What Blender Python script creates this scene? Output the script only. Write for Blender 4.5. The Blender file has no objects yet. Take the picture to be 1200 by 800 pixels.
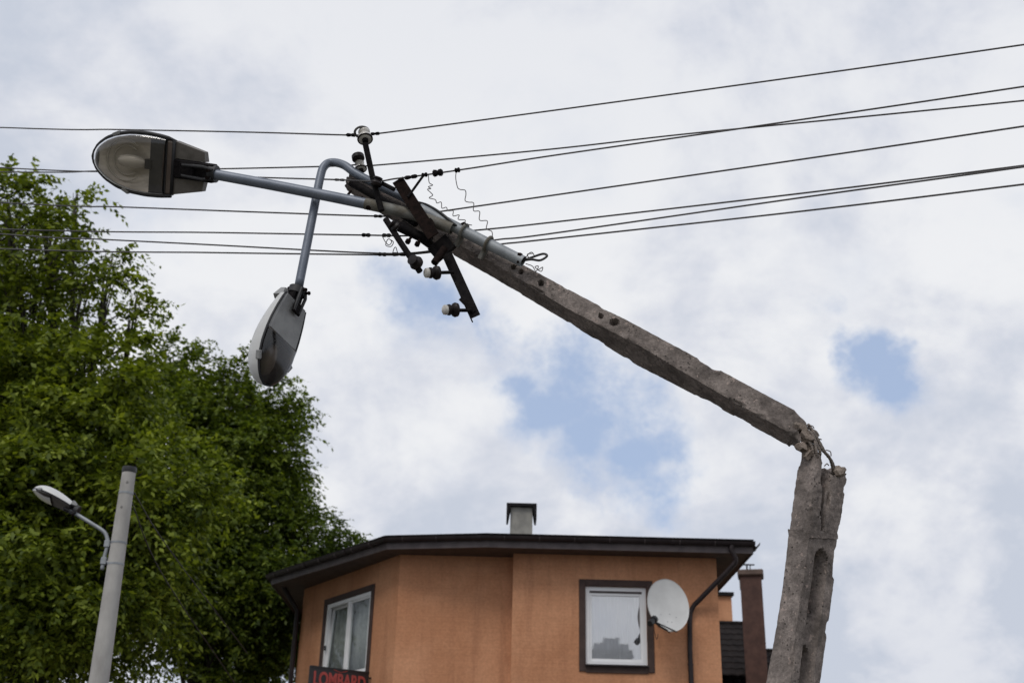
import bpy, bmesh, math, random
import numpy as np
from mathutils import Vector, Matrix, noise
random.seed(7); RNG = np.random.default_rng(7)
sc = bpy.context.scene
V = Vector
rad = math.radians

# ------------------------------------------------------------------ camera
F = 1311.0; PITCH = rad(23.6); ROLL = rad(-1.4); CZ = 1.6
fwd = V((0, math.cos(PITCH), math.sin(PITCH)))
r0 = V((1, 0, 0)); u0 = r0.cross(fwd)
RT = r0*math.cos(-ROLL) + u0*math.sin(-ROLL)
UP = -r0*math.sin(-ROLL) + u0*math.cos(-ROLL)
cam = bpy.data.cameras.new('camera'); co = bpy.data.objects.new('camera', cam)
sc.collection.objects.link(co)
M = Matrix((RT, UP, -fwd)).transposed().to_4x4(); M.translation = V((0, 0, CZ))
co.matrix_world = M
cam.sensor_width = 36; cam.lens = F/1200*36; cam.clip_end = 3000; cam.clip_start = .05
cam.dof.use_dof = True; cam.dof.focus_distance = 7.6; cam.dof.aperture_fstop = 2.3
sc.camera = co

def ray(px, py): return RT*((px-600)/F) + UP*((400-py)/F) + fwd
def atY(px, py, y):
    d = ray(px, py); return V((0, 0, CZ)) + d*(y/d.y)
def atZ(px, py, z):
    d = ray(px, py); return V((0, 0, CZ)) + d*((z-CZ)/d.z)
def onplane(px, py, p0, n):
    d = ray(px, py); o = V((0, 0, CZ)); return o + d*((p0-o).dot(n)/d.dot(n))

# ------------------------------------------------------------------ light
SUN_EL, SUN_AZ = rad(52), rad(-155)      # azimuth measured from +Y towards +X : behind the camera, to the left
sd = V((math.sin(SUN_AZ)*math.cos(SUN_EL), math.cos(SUN_AZ)*math.cos(SUN_EL), math.sin(SUN_EL)))
sl = bpy.data.lights.new('sun', 'SUN'); sl.energy = 1.25; sl.angle = rad(20); sl.color = (1, .955, .89)
so = bpy.data.objects.new('sun', sl); sc.collection.objects.link(so)
so.rotation_euler = sd.to_track_quat('Z', 'Y').to_euler()

w = bpy.data.worlds.new('World'); sc.world = w; w.use_nodes = True
nt = w.node_tree; nt.nodes.clear(); N = nt.nodes.new; L = nt.links.new
def setin(node, sock, v):
    s = node.inputs[sock]
    if isinstance(v, bpy.types.NodeSocket): s.id_data.links.new(v, s)
    else: s.default_value = v
def mth(op, a, b=None, c=None, clamp=False, new=None):
    n = (new or N)('ShaderNodeMath'); n.operation = op; n.use_clamp = clamp
    for i, x in enumerate((a, b, c)):
        if x is not None: setin(n, i, x)
    return n.outputs[0]
def maprange(x, a, b, c=0., d=1., new=None, smooth=True):
    n = (new or N)('ShaderNodeMapRange'); n.interpolation_type = 'SMOOTHSTEP' if smooth else 'LINEAR'
    setin(n, 0, x); setin(n, 1, a); setin(n, 2, b); setin(n, 3, c); setin(n, 4, d); return n.outputs[0]
out = N('ShaderNodeOutputWorld'); bg = N('ShaderNodeBackground'); bg.inputs[1].default_value = 0.1
sky = N('ShaderNodeTexSky'); sky.sky_type = 'NISHITA'; sky.sun_disc = False
sky.sun_elevation = SUN_EL; sky.sun_rotation = SUN_AZ; sky.air_density = 1.0; sky.dust_density = 1.6; sky.ozone_density = 1.0
tc = N('ShaderNodeTexCoord'); D = tc.outputs['Generated']
sep = N('ShaderNodeSeparateXYZ'); L(D, sep.inputs[0])
zz = mth('ADD', mth('MAXIMUM', sep.outputs[2], 0.0), 0.60)
cb = N('ShaderNodeCombineXYZ')
setin(cb, 0, mth('DIVIDE', sep.outputs[0], zz)); setin(cb, 1, mth('DIVIDE', sep.outputs[1], zz)); cb.inputs[2].default_value = 0.37
P = cb.outputs[0]
def wnoise(vec, scale, detail=6, rough=.55, dist=0.0, new=None):
    n = (new or N)('ShaderNodeTexNoise'); setin(n, 'Vector', vec); n.inputs['Scale'].default_value = scale
    n.inputs['Detail'].default_value = detail; n.inputs['Roughness'].default_value = rough; n.inputs['Distortion'].default_value = dist
    return n.outputs[0]
n1 = wnoise(P, 4.4, 9, .58, .25)
n2 = wnoise(P, 12.0, 8, .60, .2)
n3 = wnoise(P, 2.0, 5, .5)
# openings in the cloud deck, each a soft direction-space hole with a ragged rim
holes = [((500, 365), .045, .85), ((560, 395), .030, .75), ((600, 425), .034, .8), ((655, 465), .048, 1.), ((708, 500), .050, 1.), ((755, 540), .044, .9), ((700, 555), .03, .8),
         ((1042, 434), .036, 1.1), ((1066, 418), .026, .9), ((975, 352), .022, .35), ((180, 272), .045, .4), ((520, 600), .07, .25), ((760, 478), .03, .5),
         ((460, 345), .025, .4), ((1010, 300), .05, .25)]
wn_ = N('ShaderNodeTexNoise'); L(D, wn_.inputs['Vector']); wn_.inputs['Scale'].default_value = 9; wn_.inputs['Detail'].default_value = 7; wn_.inputs['Roughness'].default_value = .62
wv_ = N('ShaderNodeVectorMath'); wv_.operation = 'SUBTRACT'; L(wn_.outputs['Color'], wv_.inputs[0]); wv_.inputs[1].default_value = (.5, .5, .5)
ws_ = N('ShaderNodeVectorMath'); ws_.operation = 'MULTIPLY_ADD'; L(wv_.outputs[0], ws_.inputs[0]); ws_.inputs[1].default_value = (.17, .17, .17); L(D, ws_.inputs[2]); DW = ws_.outputs[0]
acc = None
nz = mth('MULTIPLY', mth('SUBTRACT', n2, .5), 2.3)
nz1 = mth('MULTIPLY', mth('SUBTRACT', n1, .5), 1.6)
nzz = mth('ADD', nz, nz1)
for (hx, hy), rr, amp in holes:
    d = ray(hx, hy).normalized()
    dn = N('ShaderNodeVectorMath'); dn.operation = 'DISTANCE'; L(DW, dn.inputs[0]); dn.inputs[1].default_value = d
    q = mth('SUBTRACT', 1.35, mth('DIVIDE', dn.outputs['Value'], rr*1.25))
    q = mth('MULTIPLY', mth('MAXIMUM', q, 0.), amp)
    acc = q if acc is None else mth('MAXIMUM', acc, q)
hole = maprange(mth('ADD', acc, mth('MULTIPLY', nzz, mth('MINIMUM', acc, .9))), .12, 1.12, 0, .95)
gen = maprange(n1, .60, .80, 0, .25)                    # thin spots elsewhere
hole = mth('MAXIMUM', hole, gen)
# cloud tone
tone = mth('ADD', mth('MULTIPLY', n1, .55), mth('ADD', mth('MULTIPLY', n2, .25), mth('MULTIPLY', n3, .35)))
tone = maprange(tone, .47, .66, 0, 1)
elev = maprange(sep.outputs[2], .40, .72, 0.0, 1)      # the deck is greyer overhead and again low down
low_ = maprange(sep.outputs[2], .30, .12, 0.0, 1)
ton2 = mth('SUBTRACT', mth('SUBTRACT', tone, mth('MULTIPLY', elev, .25)), mth('MULTIPLY', low_, .42))
cr = N('ShaderNodeValToRGB'); L(ton2, cr.inputs[0])
cr.color_ramp.elements[0].position = 0; cr.color_ramp.elements[0].color = (.575, .62, .715, 1)
cr.color_ramp.elements[1].position = 1; cr.color_ramp.elements[1].color = (.86, .87, .895, 1)
e = cr.color_ramp.elements.new(.45); e.color = (.70, .725, .795, 1)
cs = N('ShaderNodeVectorMath'); cs.operation = 'SCALE'; L(cr.outputs[0], cs.inputs[0]); cs.inputs['Scale'].default_value = 10.0
# clear sky between: the Sky Texture seen through thin veil
sk = N('ShaderNodeMix'); sk.data_type = 'RGBA'; sk.inputs[0].default_value = .68
L(sky.outputs[0], sk.inputs[6]); sk.inputs[7].default_value = (4.7, 5.9, 8.3, 1)
mx = N('ShaderNodeMix'); mx.data_type = 'RGBA'; L(hole, mx.inputs[0]); L(cs.outputs[0], mx.inputs[6]); L(sk.outputs[2], mx.inputs[7])
L(mx.outputs[2], bg.inputs[0]); L(bg.outputs[0], out.inputs[0])
sc.view_settings.view_transform = 'Standard'; sc.view_settings.look = 'None'; sc.view_settings.gamma = 1
sc.view_settings.exposure = 0.0; sc.view_settings.use_curve_mapping = False
sc.render.engine = 'CYCLES'

# ------------------------------------------------------------------ materials
def mat(name, col, rough=.7, metal=0., var=.15, vscale=4., bump=0., bscale=40., spec=.5, stretch=(1, 1, 1), col2=None, coat=0.):
    m = bpy.data.materials.new(name); m.use_nodes = True; t = m.node_tree; n_ = t.nodes.new
    b = t.nodes['Principled BSDF']; b.inputs['Roughness'].default_value = rough; b.inputs['Metallic'].default_value = metal
    b.inputs['Specular IOR Level'].default_value = spec; b.inputs['Coat Weight'].default_value = coat
    tcn = n_('ShaderNodeTexCoord'); mp = n_('ShaderNodeMapping'); t.links.new(tcn.outputs['Object'], mp.inputs[0])
    mp.inputs['Scale'].default_value = stretch
    nn = wnoise(mp.outputs[0], vscale, 6, .6, 0, n_)
    f = maprange(nn, .3, .7, new=n_)
    mix = n_('ShaderNodeMix'); mix.data_type = 'RGBA'; t.links.new(f, mix.inputs[0])
    c2 = col2 or tuple(c*(1+var) for c in col); c1 = col if col2 else tuple(c*(1-var) for c in col)
    mix.inputs[6].default_value = (*c1, 1); mix.inputs[7].default_value = (*c2, 1)
    t.links.new(mix.outputs[2], b.inputs['Base Color'])
    if bump:
        bn = n_('ShaderNodeBump'); bn.inputs['Strength'].default_value = bump; bn.inputs['Distance'].default_value = .01
        t.links.new(wnoise(tcn.outputs['Object'], bscale, 5, .6, 0, n_), bn.inputs['Height']); t.links.new(bn.outputs[0], b.inputs['Normal'])
    return m

def concrete(name, base, dark, holes=.9, sc_=1.):
    m = bpy.data.materials.new(name); m.use_nodes = True; t = m.node_tree; n_ = t.nodes.new; lk = t.links.new
    b = t.nodes['Principled BSDF']; b.inputs['Roughness'].default_value = .92; b.inputs['Specular IOR Level'].default_value = .25
    tcn = n_('ShaderNodeTexCoord'); o = tcn.outputs['Object']
    big = maprange(wnoise(o, 3.5*sc_, 7, .65, .3, n_), .3, .7, new=n_)
    mix = n_('ShaderNodeMix'); mix.data_type = 'RGBA'; lk(big, mix.inputs[0]); mix.inputs[6].default_value = (*dark, 1); mix.inputs[7].default_value = (*base, 1)
    sp1 = maprange(wnoise(o, 55*sc_, 4, .7, 0, n_), .35, .65, .80, 1.18, new=n_)
    sp2 = maprange(wnoise(o, 9*sc_, 5, .65, .6, n_), .32, .68, .72, 1.25, new=n_)
    spk = mth('MULTIPLY', sp1, sp2, new=n_)
    hs = n_('ShaderNodeVectorMath'); hs.operation = 'SCALE'; lk(mix.outputs[2], hs.inputs[0]); lk(spk, hs.inputs['Scale'])
    # stones and pits
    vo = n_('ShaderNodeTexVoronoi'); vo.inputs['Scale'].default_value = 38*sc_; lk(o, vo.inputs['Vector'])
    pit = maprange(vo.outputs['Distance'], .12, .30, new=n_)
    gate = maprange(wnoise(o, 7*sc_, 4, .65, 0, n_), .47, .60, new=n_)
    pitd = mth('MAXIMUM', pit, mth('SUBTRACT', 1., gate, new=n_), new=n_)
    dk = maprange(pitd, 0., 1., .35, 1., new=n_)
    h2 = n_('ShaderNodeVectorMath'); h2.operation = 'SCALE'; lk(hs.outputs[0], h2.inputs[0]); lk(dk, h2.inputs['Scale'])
    # a few pinkish and pale pebbles
    peb = maprange(wnoise(o, 26*sc_, 2, .5, 0, n_), .66, .70, 0, .55, new=n_)
    m3 = n_('ShaderNodeMix'); m3.data_type = 'RGBA'; lk(peb, m3.inputs[0]); lk(h2.outputs[0], m3.inputs[6]); m3.inputs[7].default_value = (.42, .33, .29, 1)
    lk(m3.outputs[2], b.inputs['Base Color'])
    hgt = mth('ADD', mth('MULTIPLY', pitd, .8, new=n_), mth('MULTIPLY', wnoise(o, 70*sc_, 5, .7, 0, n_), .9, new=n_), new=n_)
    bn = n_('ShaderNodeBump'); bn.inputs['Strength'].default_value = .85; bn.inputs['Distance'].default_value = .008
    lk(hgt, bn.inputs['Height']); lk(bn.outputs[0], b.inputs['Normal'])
    return m

def stucco(name):
    m = bpy.data.materials.new(name); m.use_nodes = True; t = m.node_tree; n_ = t.nodes.new; lk = t.links.new
    b = t.nodes['Principled BSDF']; b.inputs['Roughness'].default_value = .9; b.inputs['Specular IOR Level'].default_value = .2
    tcn = n_('ShaderNodeTexCoord'); o = tcn.outputs['Object']
    big = maprange(wnoise(o, .9, 6, .6, .4, n_), .3, .7, new=n_)
    mix = n_('ShaderNodeMix'); mix.data_type = 'RGBA'; lk(big, mix.inputs[0])
    mix.inputs[6].default_value = (.46, .215, .113, 1); mix.inputs[7].default_value = (.575, .290, .162, 1)
    mp = n_('ShaderNodeMapping'); lk(o, mp.inputs[0]); mp.inputs['Scale'].default_value = (2.6, 2.6, .22)
    st = maprange(wnoise(mp.outputs[0], 1.6, 6, .65, .3, n_), .46, .72, 0, .42, new=n_)       # rain streaks
    m2 = n_('ShaderNodeMix'); m2.data_type = 'RGBA'; lk(st, m2.inputs[0]); lk(mix.outputs[2], m2.inputs[6]); m2.inputs[7].default_value = (.30, .135, .075, 1)
    mp2 = n_('ShaderNodeMapping'); lk(o, mp2.inputs[0]); mp2.inputs['Scale'].default_value = (.5, .5, 30)
    gr = wnoise(mp2.outputs[0], 1.3, 4, .6, .2, n_)
    fac = maprange(gr, .3, .7, .96, 1.04, new=n_)
    fine = maprange(wnoise(o, 22, 6, .75, 0, n_), .3, .7, .88, 1.10, new=n_)
    s1 = n_('ShaderNodeVectorMath'); s1.operation = 'SCALE'; lk(m2.outputs[2], s1.inputs[0]); lk(mth('MULTIPLY', fac, fine, new=n_), s1.inputs['Scale'])
    lk(s1.outputs[0], b.inputs['Base Color'])
    bn = n_('ShaderNodeBump'); bn.inputs['Strength'].default_value = .28; bn.inputs['Distance'].default_value = .01
    lk(mth('ADD', gr, mth('MULTIPLY', wnoise(o, 90, 4, .6, 0, n_), .5, new=n_), new=n_), bn.inputs['Height']); lk(bn.outputs[0], b.inputs['Normal'])
    return m

def glassy(name, tint, refl=.3, rough=.03, bump=0., blend=.18):
    m = bpy.data.materials.new(name); m.use_nodes = True; t = m.node_tree; n_ = t.nodes.new; lk = t.links.new
    t.nodes.clear(); o = n_('ShaderNodeOutputMaterial'); tr = n_('ShaderNodeBsdfTransparent'); gl = n_('ShaderNodeBsdfGlossy')
    tr.inputs[0].default_value = (*tint, 1); gl.inputs['Roughness'].default_value = rough
    lw = n_('ShaderNodeLayerWeight'); lw.inputs['Blend'].default_value = blend
    f = mth('ADD', mth('MULTIPLY', lw.outputs['Fresnel'], 1-refl, new=n_), refl, clamp=True, new=n_)
    if bump:
        tcn = n_('ShaderNodeTexCoord'); bn = n_('ShaderNodeBump'); bn.inputs['Strength'].default_value = bump; bn.inputs['Distance'].default_value = .01
        lk(wnoise(tcn.outputs['Object'], 9, 4, .5, 0, n_), bn.inputs['Height']); lk(bn.outputs[0], gl.inputs['Normal'])
    mx_ = n_('ShaderNodeMixShader'); lk(f, mx_.inputs[0]); lk(tr.outputs[0], mx_.inputs[1]); lk(gl.outputs[0], mx_.inputs[2]); lk(mx_.outputs[0], o.inputs[0])
    return m

def leafmat(name, c1, c2, c3):
    m = bpy.data.materials.new(name); m.use_nodes = True; t = m.node_tree; n_ = t.nodes.new; lk = t.links.new
    b = t.nodes['Principled BSDF']; b.inputs['Roughness'].default_value = .55; b.inputs['Specular IOR Level'].default_value = .25
    tcn = n_('ShaderNodeTexCoord'); o = tcn.outputs['Object']
    r = n_('ShaderNodeValToRGB'); r.color_ramp.elements[0].color = (*c1, 1); r.color_ramp.elements[1].color = (*c3, 1)
    r.color_ramp.elements[0].position = .28; r.color_ramp.elements[1].position = .74
    e_ = r.color_ramp.elements.new(.5); e_.color = (*c2, 1)
    gi = n_('ShaderNodeNewGeometry')
    f = mth('ADD', mth('MULTIPLY', wnoise(o, .8, 4, .6, 0, n_), .6, new=n_), mth('MULTIPLY', gi.outputs['Random Per Island'], .4, new=n_), new=n_)
    lk(f, r.inputs[0]); lk(r.outputs[0], b.inputs['Base Color'])
    tl = n_('ShaderNodeBsdfTranslucent'); ts = n_('ShaderNodeVectorMath'); ts.operation = 'MULTIPLY'; lk(r.outputs[0], ts.inputs[0]); ts.inputs[1].default_value = (1.6, 1.6, .5)
    lk(ts.outputs[0], tl.inputs[0]); mx_ = n_('ShaderNodeMixShader'); mx_.inputs[0].default_value = .34
    lk(b.outputs[0], mx_.inputs[1]); lk(tl.outputs[0], mx_.inputs[2]); lk(mx_.outputs[0], t.nodes['Material Output'].inputs[0])
    return m

MT = dict(
    conc=concrete('weathered_concrete', (.236, .200, .180), (.110, .093, .084)),
    concd=concrete('broken_concrete', (.27, .225, .19), (.15, .12, .10)),
    spun=mat('spun_concrete', (.28, .268, .25), .85, col2=(.43, .415, .39), vscale=3.2, bump=.3, bscale=60, stretch=(1, 1, .4)),
    galv=mat('galvanised_pipe', (.22, .235, .25), .55, .35, col2=(.32, .34, .355), vscale=7, bump=.15, bscale=50),
    galvold=mat('stained_pipe', (.10, .085, .06), .7, .15, col2=(.20, .20, .185), vscale=9, bump=.25, bscale=40),
    paint=mat('grey_blue_painted_steel', (.12, .14, .175), .45, .3, col2=(.17, .19, .23), vscale=6, bump=.1, bscale=50),
    rust=mat('dark_rusty_steel', (.007, .005, .0045), .85, 0, col2=(.020, .012, .010), vscale=22, bump=.5, bscale=90, spec=.06),
    iron=mat('blackened_iron', (.007, .006, .007), .7, 0, col2=(.016, .014, .014), vscale=30, bump=.4, bscale=90, spec=.06),
    steel=mat('bare_bent_rebar', (.10, .085, .075), .6, .5, col2=(.20, .165, .14), vscale=30, bump=.6, bscale=120),
    porc=mat('white_porcelain', (.42, .39, .34), .25, col2=(.62, .60, .56), vscale=25, coat=.4),
    brownp=mat('brown_glazed_porcelain', (.010, .006, .006), .45, var=.3, vscale=20, spec=.25),
    wire=mat('weathered_wire', (.085, .080, .080), .7, 0, var=.2, vscale=3, spec=.3),
    thin=mat('thin_tie_wire', (.09, .08, .075), .5, .5, var=.2),
    cable=mat('black_rubber_cable', (.012, .012, .013), .5),
    alu=mat('dull_grey_housing', (.20, .20, .20), .5, .15, col2=(.29, .29, .285), vscale=7, bump=.1, bscale=60),
    alud=mat('dirty_brown_grey_cover', (.085, .075, .065), .6, .1, col2=(.15, .135, .12), vscale=9, bump=.15, bscale=60),
    rim=mat('black_gasket_rim', (.018, .018, .02), .6, 0, var=.25, vscale=20),
    refl=mat('dulled_reflector', (.50, .47, .43), .45, .1, col2=(.82, .79, .74), vscale=4, stretch=(.6, 3, 3), bump=.35, bscale=14),
    bulb=mat('milky_lamp_bulb', (.55, .53, .49), .25, 0, var=.08, coat=.5),
    bowl=glassy('smoked_dirty_bowl', (.82, .785, .735), .05, .12, .3),
    gplate=mat('dark_gear_plate', (.02, .02, .024), .5, 0, col2=(.05, .05, .055), vscale=6),
    bowl2=glassy('brown_reflection_bowl', (.34, .30, .265), .06, .2, .3),  # dark brown tint stands in for the reflection on the bowl
    panel=mat('brown_grey_lens', (.10, .075, .062), .35, 0, col2=(.13, .105, .09), vscale=8, spec=.3),
    white=mat('white_window_plastic', (.76, .76, .77), .4, var=.04),
    fascia=mat('dark_brown_fascia', (.060, .046, .048), .6, 0, col2=(.10, .08, .08), vscale=5, bump=.1),
    gutter=mat('dark_brown_gutter', (.016, .011, .012), .5, 0, spec=.3, col2=(.030, .022, .023), vscale=4),
    soffit=mat('brown_soffit_board', (.055, .036, .028), .7, var=.3, vscale=6),
    felt=mat('black_roofing_felt', (.014, .013, .014), .9, spec=.2, var=.25, bump=.5),
    trim=mat('dark_brown_window_surround', (.038, .020, .016), .75, col2=(.060, .034, .027), vscale=6, bump=.3, bscale=70),
    stucco=stucco('orange_stucco'),
    plaster=mat('grey_chimney_plaster', (.22, .215, .20), .9, col2=(.34, .33, .30), vscale=5, bump=.4),
    curtain=mat('white_net_curtain', (.86, .87, .89), .9, var=.04, vscale=30),
    curtg=mat('grey_curtain', (.36, .35, .33), .9, var=.15, vscale=8),
    room=mat('dim_room_wall', (.16, .15, .14), .9, var=.1),
    glass=glassy('window_glass', (.97, .98, .99), .42, .01, .008),
    glassd=glassy('window_glass_clear', (.93, .96, .96), .05, .02, .01, .03),
    dish=mat('pale_dish_paint', (.53, .53, .52), .42, 0, col2=(.60, .60, .59), vscale=4, spec=.4),
    black=mat('black_plastic', (.012, .012, .013), .45, var=.2),
    signb=mat('dark_sign_board', (.018, .016, .018), .5, var=.2),
    red=mat('faded_red_lettering', (.36, .055, .045), .6, var=.12, vscale=20),
    brick=mat('dark_red_brown_chimney', (.050, .022, .016), .8, col2=(.085, .040, .029), vscale=5, bump=.4),
    cap=mat('brown_cap_concrete', (.11, .075, .06), .85, var=.2),
    tiles=mat('black_brown_roof_tile', (.010, .008, .008), .8, spec=.15, col2=(.022, .017, .016), vscale=5, bump=.4),
    dwall=mat('dark_neighbour_wall', (.016, .013, .013), .9, spec=.15, var=.3, bump=.4),
    ground=mat('dusty_ground', (.12, .115, .09), .95, col2=(.18, .17, .13), vscale=.6, bump=.5, bscale=12),
    asph=mat('asphalt', (.045, .045, .047), .9, var=.15, vscale=3, bump=.4, bscale=60),
    pave=mat('pavement', (.16, .155, .15), .9, var=.12, vscale=3, bump=.3, bscale=50),
    block=mat('grey_block_wall', (.60, .60, .61), .9, var=.08, vscale=.4),
    blockw=mat('block_window', (.05, .055, .06), .3, var=.1),
    bark=mat('tree_bark', (.035, .028, .022), .9, var=.35, vscale=9, bump=.7, bscale=25, stretch=(1, 1, .3)),
    leafA=leafmat('leaf_bright', (.030, .050, .005), (.125, .165, .018), (.28, .33, .045)),
    leafB=leafmat('leaf_mid', (.026, .046, .006), (.10, .142, .018), (.21, .26, .038)),
    leafC=leafmat('leaf_olive', (.033, .054, .008), (.070, .108, .018), (.12, .16, .028)),
)

# ------------------------------------------------------------------ object helpers
def wloc(o):
    v = V((0, 0, 0))
    while o: v += o.location; o = o.parent
    return v
def tag(o, label, cat=None, group=None, kind=None):
    if label: o['label'] = label
    if cat: o['category'] = cat
    if group: o['group'] = group
    if kind: o['kind'] = kind
    return o
def empty(name, loc, label, cat, group=None):
    o = bpy.data.objects.new(name, None); sc.collection.objects.link(o); o.location = loc; o.empty_display_size = .2
    return tag(o, label, cat, group)
class MB:
    def __init__(s): s.v = []; s.f = []
    def add(s, vs, fs):
        b = len(s.v); s.v += [V(p) for p in vs]; s.f += [[i+b for i in f] for f in fs]; return s
    def box(s, c, sx, sy, sz, m=None):
        m = m or Matrix.Identity(3); c = V(c)
        vs = [c + m @ V((x*sx/2, y*sy/2, z*sz/2)) for x in (-1, 1) for y in (-1, 1) for z in (-1, 1)]
        return s.add(vs, [(0, 1, 3, 2), (4, 6, 7, 5), (0, 4, 5, 1), (2, 3, 7, 6), (0, 2, 6, 4), (1, 5, 7, 3)])
    def prism(s, poly, ext):
        n = len(poly); poly = [V(p) for p in poly]; ext = V(ext)
        return s.add(poly + [p+ext for p in poly], [list(range(n))[::-1], list(range(n, 2*n))] + [(i, (i+1) % n, n+(i+1) % n, n+i) for i in range(n)])
    def loft(s, rings, cap=True, closed=True):
        n = len(rings[0]); vs = [p for r in rings for p in r]; fs = []
        for k in range(len(rings)-1):
            for i in range(n if closed else n-1):
                j = (i+1) % n; fs.append((k*n+i, k*n+j, (k+1)*n+j, (k+1)*n+i))
        if cap and closed: fs += [list(range(n))[::-1], [(len(rings)-1)*n+i for i in range(n)]]
        return s.add(vs, fs)
    def tube(s, pts, r, n=10, cap=True, flat=1.):
        pts = [V(p) for p in pts]; rr = r if hasattr(r, '__len__') else [r]*len(pts)
        t = (pts[1]-pts[0]).normalized(); a = t.orthogonal().normalized(); rings = []
        for i, p in enumerate(pts):
            t = ((pts[min(i+1, len(pts)-1)]) - pts[max(i-1, 0)]).normalized()
            a = (a - t*a.dot(t)).normalized(); b = t.cross(a)
            rings.append([p + (a*math.cos(k*2*math.pi/n) + b*math.sin(k*2*math.pi/n)*flat)*rr[i] for k in range(n)])
        return s.loft(rings, cap)
    def lathe(s, p, axis, prof, n=20):
        axis = V(axis).normalized(); a = axis.orthogonal().normalized(); b = axis.cross(a); p = V(p)
        return s.loft([[p + axis*z + (a*math.cos(k*2*math.pi/n) + b*math.sin(k*2*math.pi/n))*max(r, 1e-4) for k in range(n)] for z, r in prof])
    def ring(s, c, axis, R, r, n=24, k=8, sx=1.):
        axis = V(axis).normalized(); a = axis.orthogonal().normalized(); b = axis.cross(a); c = V(c)
        pts = [c + a*math.cos(i*2*math.pi/n)*R*sx + b*math.sin(i*2*math.pi/n)*R for i in range(n+1)]
        return s.tube(pts, r, k)
    def build(s, name, m, parent=None, smooth=False, label=None, bevel=0., xf=None):
        o_ = wloc(parent) if parent else V((0, 0, 0))
        me = bpy.data.meshes.new(name)
        vs = [((xf @ p) if xf else p) - o_ for p in s.v]
        me.from_pydata([tuple(p) for p in vs], [], s.f)
        bm = bmesh.new(); bm.from_mesh(me); bmesh.ops.recalc_face_normals(bm, faces=bm.faces)
        if bevel: bmesh.ops.bevel(bm, geom=[e for e in bm.edges if len(e.link_faces) == 2 and e.calc_face_angle(0) > .6], offset=bevel, segments=1, affect='EDGES', clamp_overlap=True)
        bm.to_mesh(me); bm.free()
        me.materials.append(m)
        if smooth:
            me.polygons.foreach_set('use_smooth', [True]*len(me.polygons))
            if smooth == 'auto': me.set_sharp_from_angle(angle=rad(38))
        ob = bpy.data.objects.new(name, me); sc.collection.objects.link(ob)
        if parent: ob.parent = parent
        if label: ob['label'] = label
        return ob
def bez(p, n=24):
    """Catmull-Rom through points"""
    p = [V(q) for q in p]; q = [p[0]*2-p[1]] + p + [p[-1]*2-p[-2]]; o = []
    for i in range(1, len(q)-2):
        for k in range(n):
            t = k/n; a, b, c, d = q[i-1:i+3]
            o.append(.5*((2*b)+(-a+c)*t+(2*a-5*b+4*c-d)*t*t+(-a+3*b-3*c+d)*t**3))
    o.append(p[-1]); return o
def lerp(a, b, t): return a + (b-a)*t

def rough_shaft(mb, stations, seg, na=16, nb=16, amp=.004, chip=.018, mod=None, endj=(0, 0), seed=0):
    """Concrete shaft through stations of four corners (left, ridge, right, back); noise, chipped arrises, optional pits."""
    ds = [0]
    for i in range(1, len(stations)): ds.append(ds[-1] + (stations[i][1]-stations[i-1][1]).length)
    tot = ds[-1]; rings = []; off = V((seed*3.1, seed*1.7, 0))
    for k in range(seg+1):
        s_ = tot*k/seg; i = max(0, min(len(stations)-2, sum(1 for d in ds[1:-1] if d <= s_))); t = (s_-ds[i])/(ds[i+1]-ds[i])
        c = [lerp(stations[i][j], stations[i+1][j], t) for j in range(4)]
        ax = (stations[i+1][1]-stations[i][1]).normalized(); mid = (c[0]+c[1]+c[2]+c[3])/4; ring = []
        for j in range(4):
            A, B = c[j], c[(j+1) % 4]; n = (na, nb, na, nb)[j]
            nrm = (B-A).cross(ax).normalized()
            if nrm.dot((A+B)/2-mid) < 0: nrm = -nrm
            for q in range(n):
                u = q/n; p = lerp(A, B, u)
                edge = min(u, 1-u)*(B-A).length
                ch = 0
                if edge < .022:
                    v_ = noise.noise(p*9+off)
                    ch = (.0030 + chip*max(0, v_-.22)*2.0)*(1-edge/.022)
                d = amp*noise.fractal(p*30+off, 1., 2., 4) + amp*.9*noise.noise(p*5+off)
                p2 = p + nrm*d + (mid-p).normalized()*ch
                if mod: p2 = mod(j, u, s_, p2, nrm, A, B)
                ring.append(p2)
        for e_, (end, jag) in enumerate(((s_, endj[0]), (tot-s_, endj[1]))):
            if jag and end < jag*1.5:
                f_ = 1-end/(jag*1.5)
                for q in range(len(ring)):
                    ring[q] = ring[q] + ax*(1 if e_ == 0 else -1)*jag*f_*(noise.noise(ring[q]*13+off)+.35)*1.1 + (mid-ring[q])*f_*.28*max(0, noise.noise(ring[q]*20+off)+.45)
        rings.append(ring)
    n = len(rings[0]); mb.loft(rings, cap=False)
    # closed ends with an uneven centre
    for R_ in (rings[0], rings[-1]):
        cpt = sum(R_, V())/n; b0 = len(mb.v); mb.v += [p.copy() for p in R_] + [lerp(p, cpt, .5)+V([noise.noise(p*17+V((i_, 0, 0)))*.03 for i_ in range(3)]) for p in R_] + [cpt]
        for q in range(n):
            q2 = (q+1) % n; mb.f += [[b0+q, b0+q2, b0+n+q2, b0+n+q], [b0+n+q, b0+n+q2, b0+2*n]]
    return mb

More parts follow.
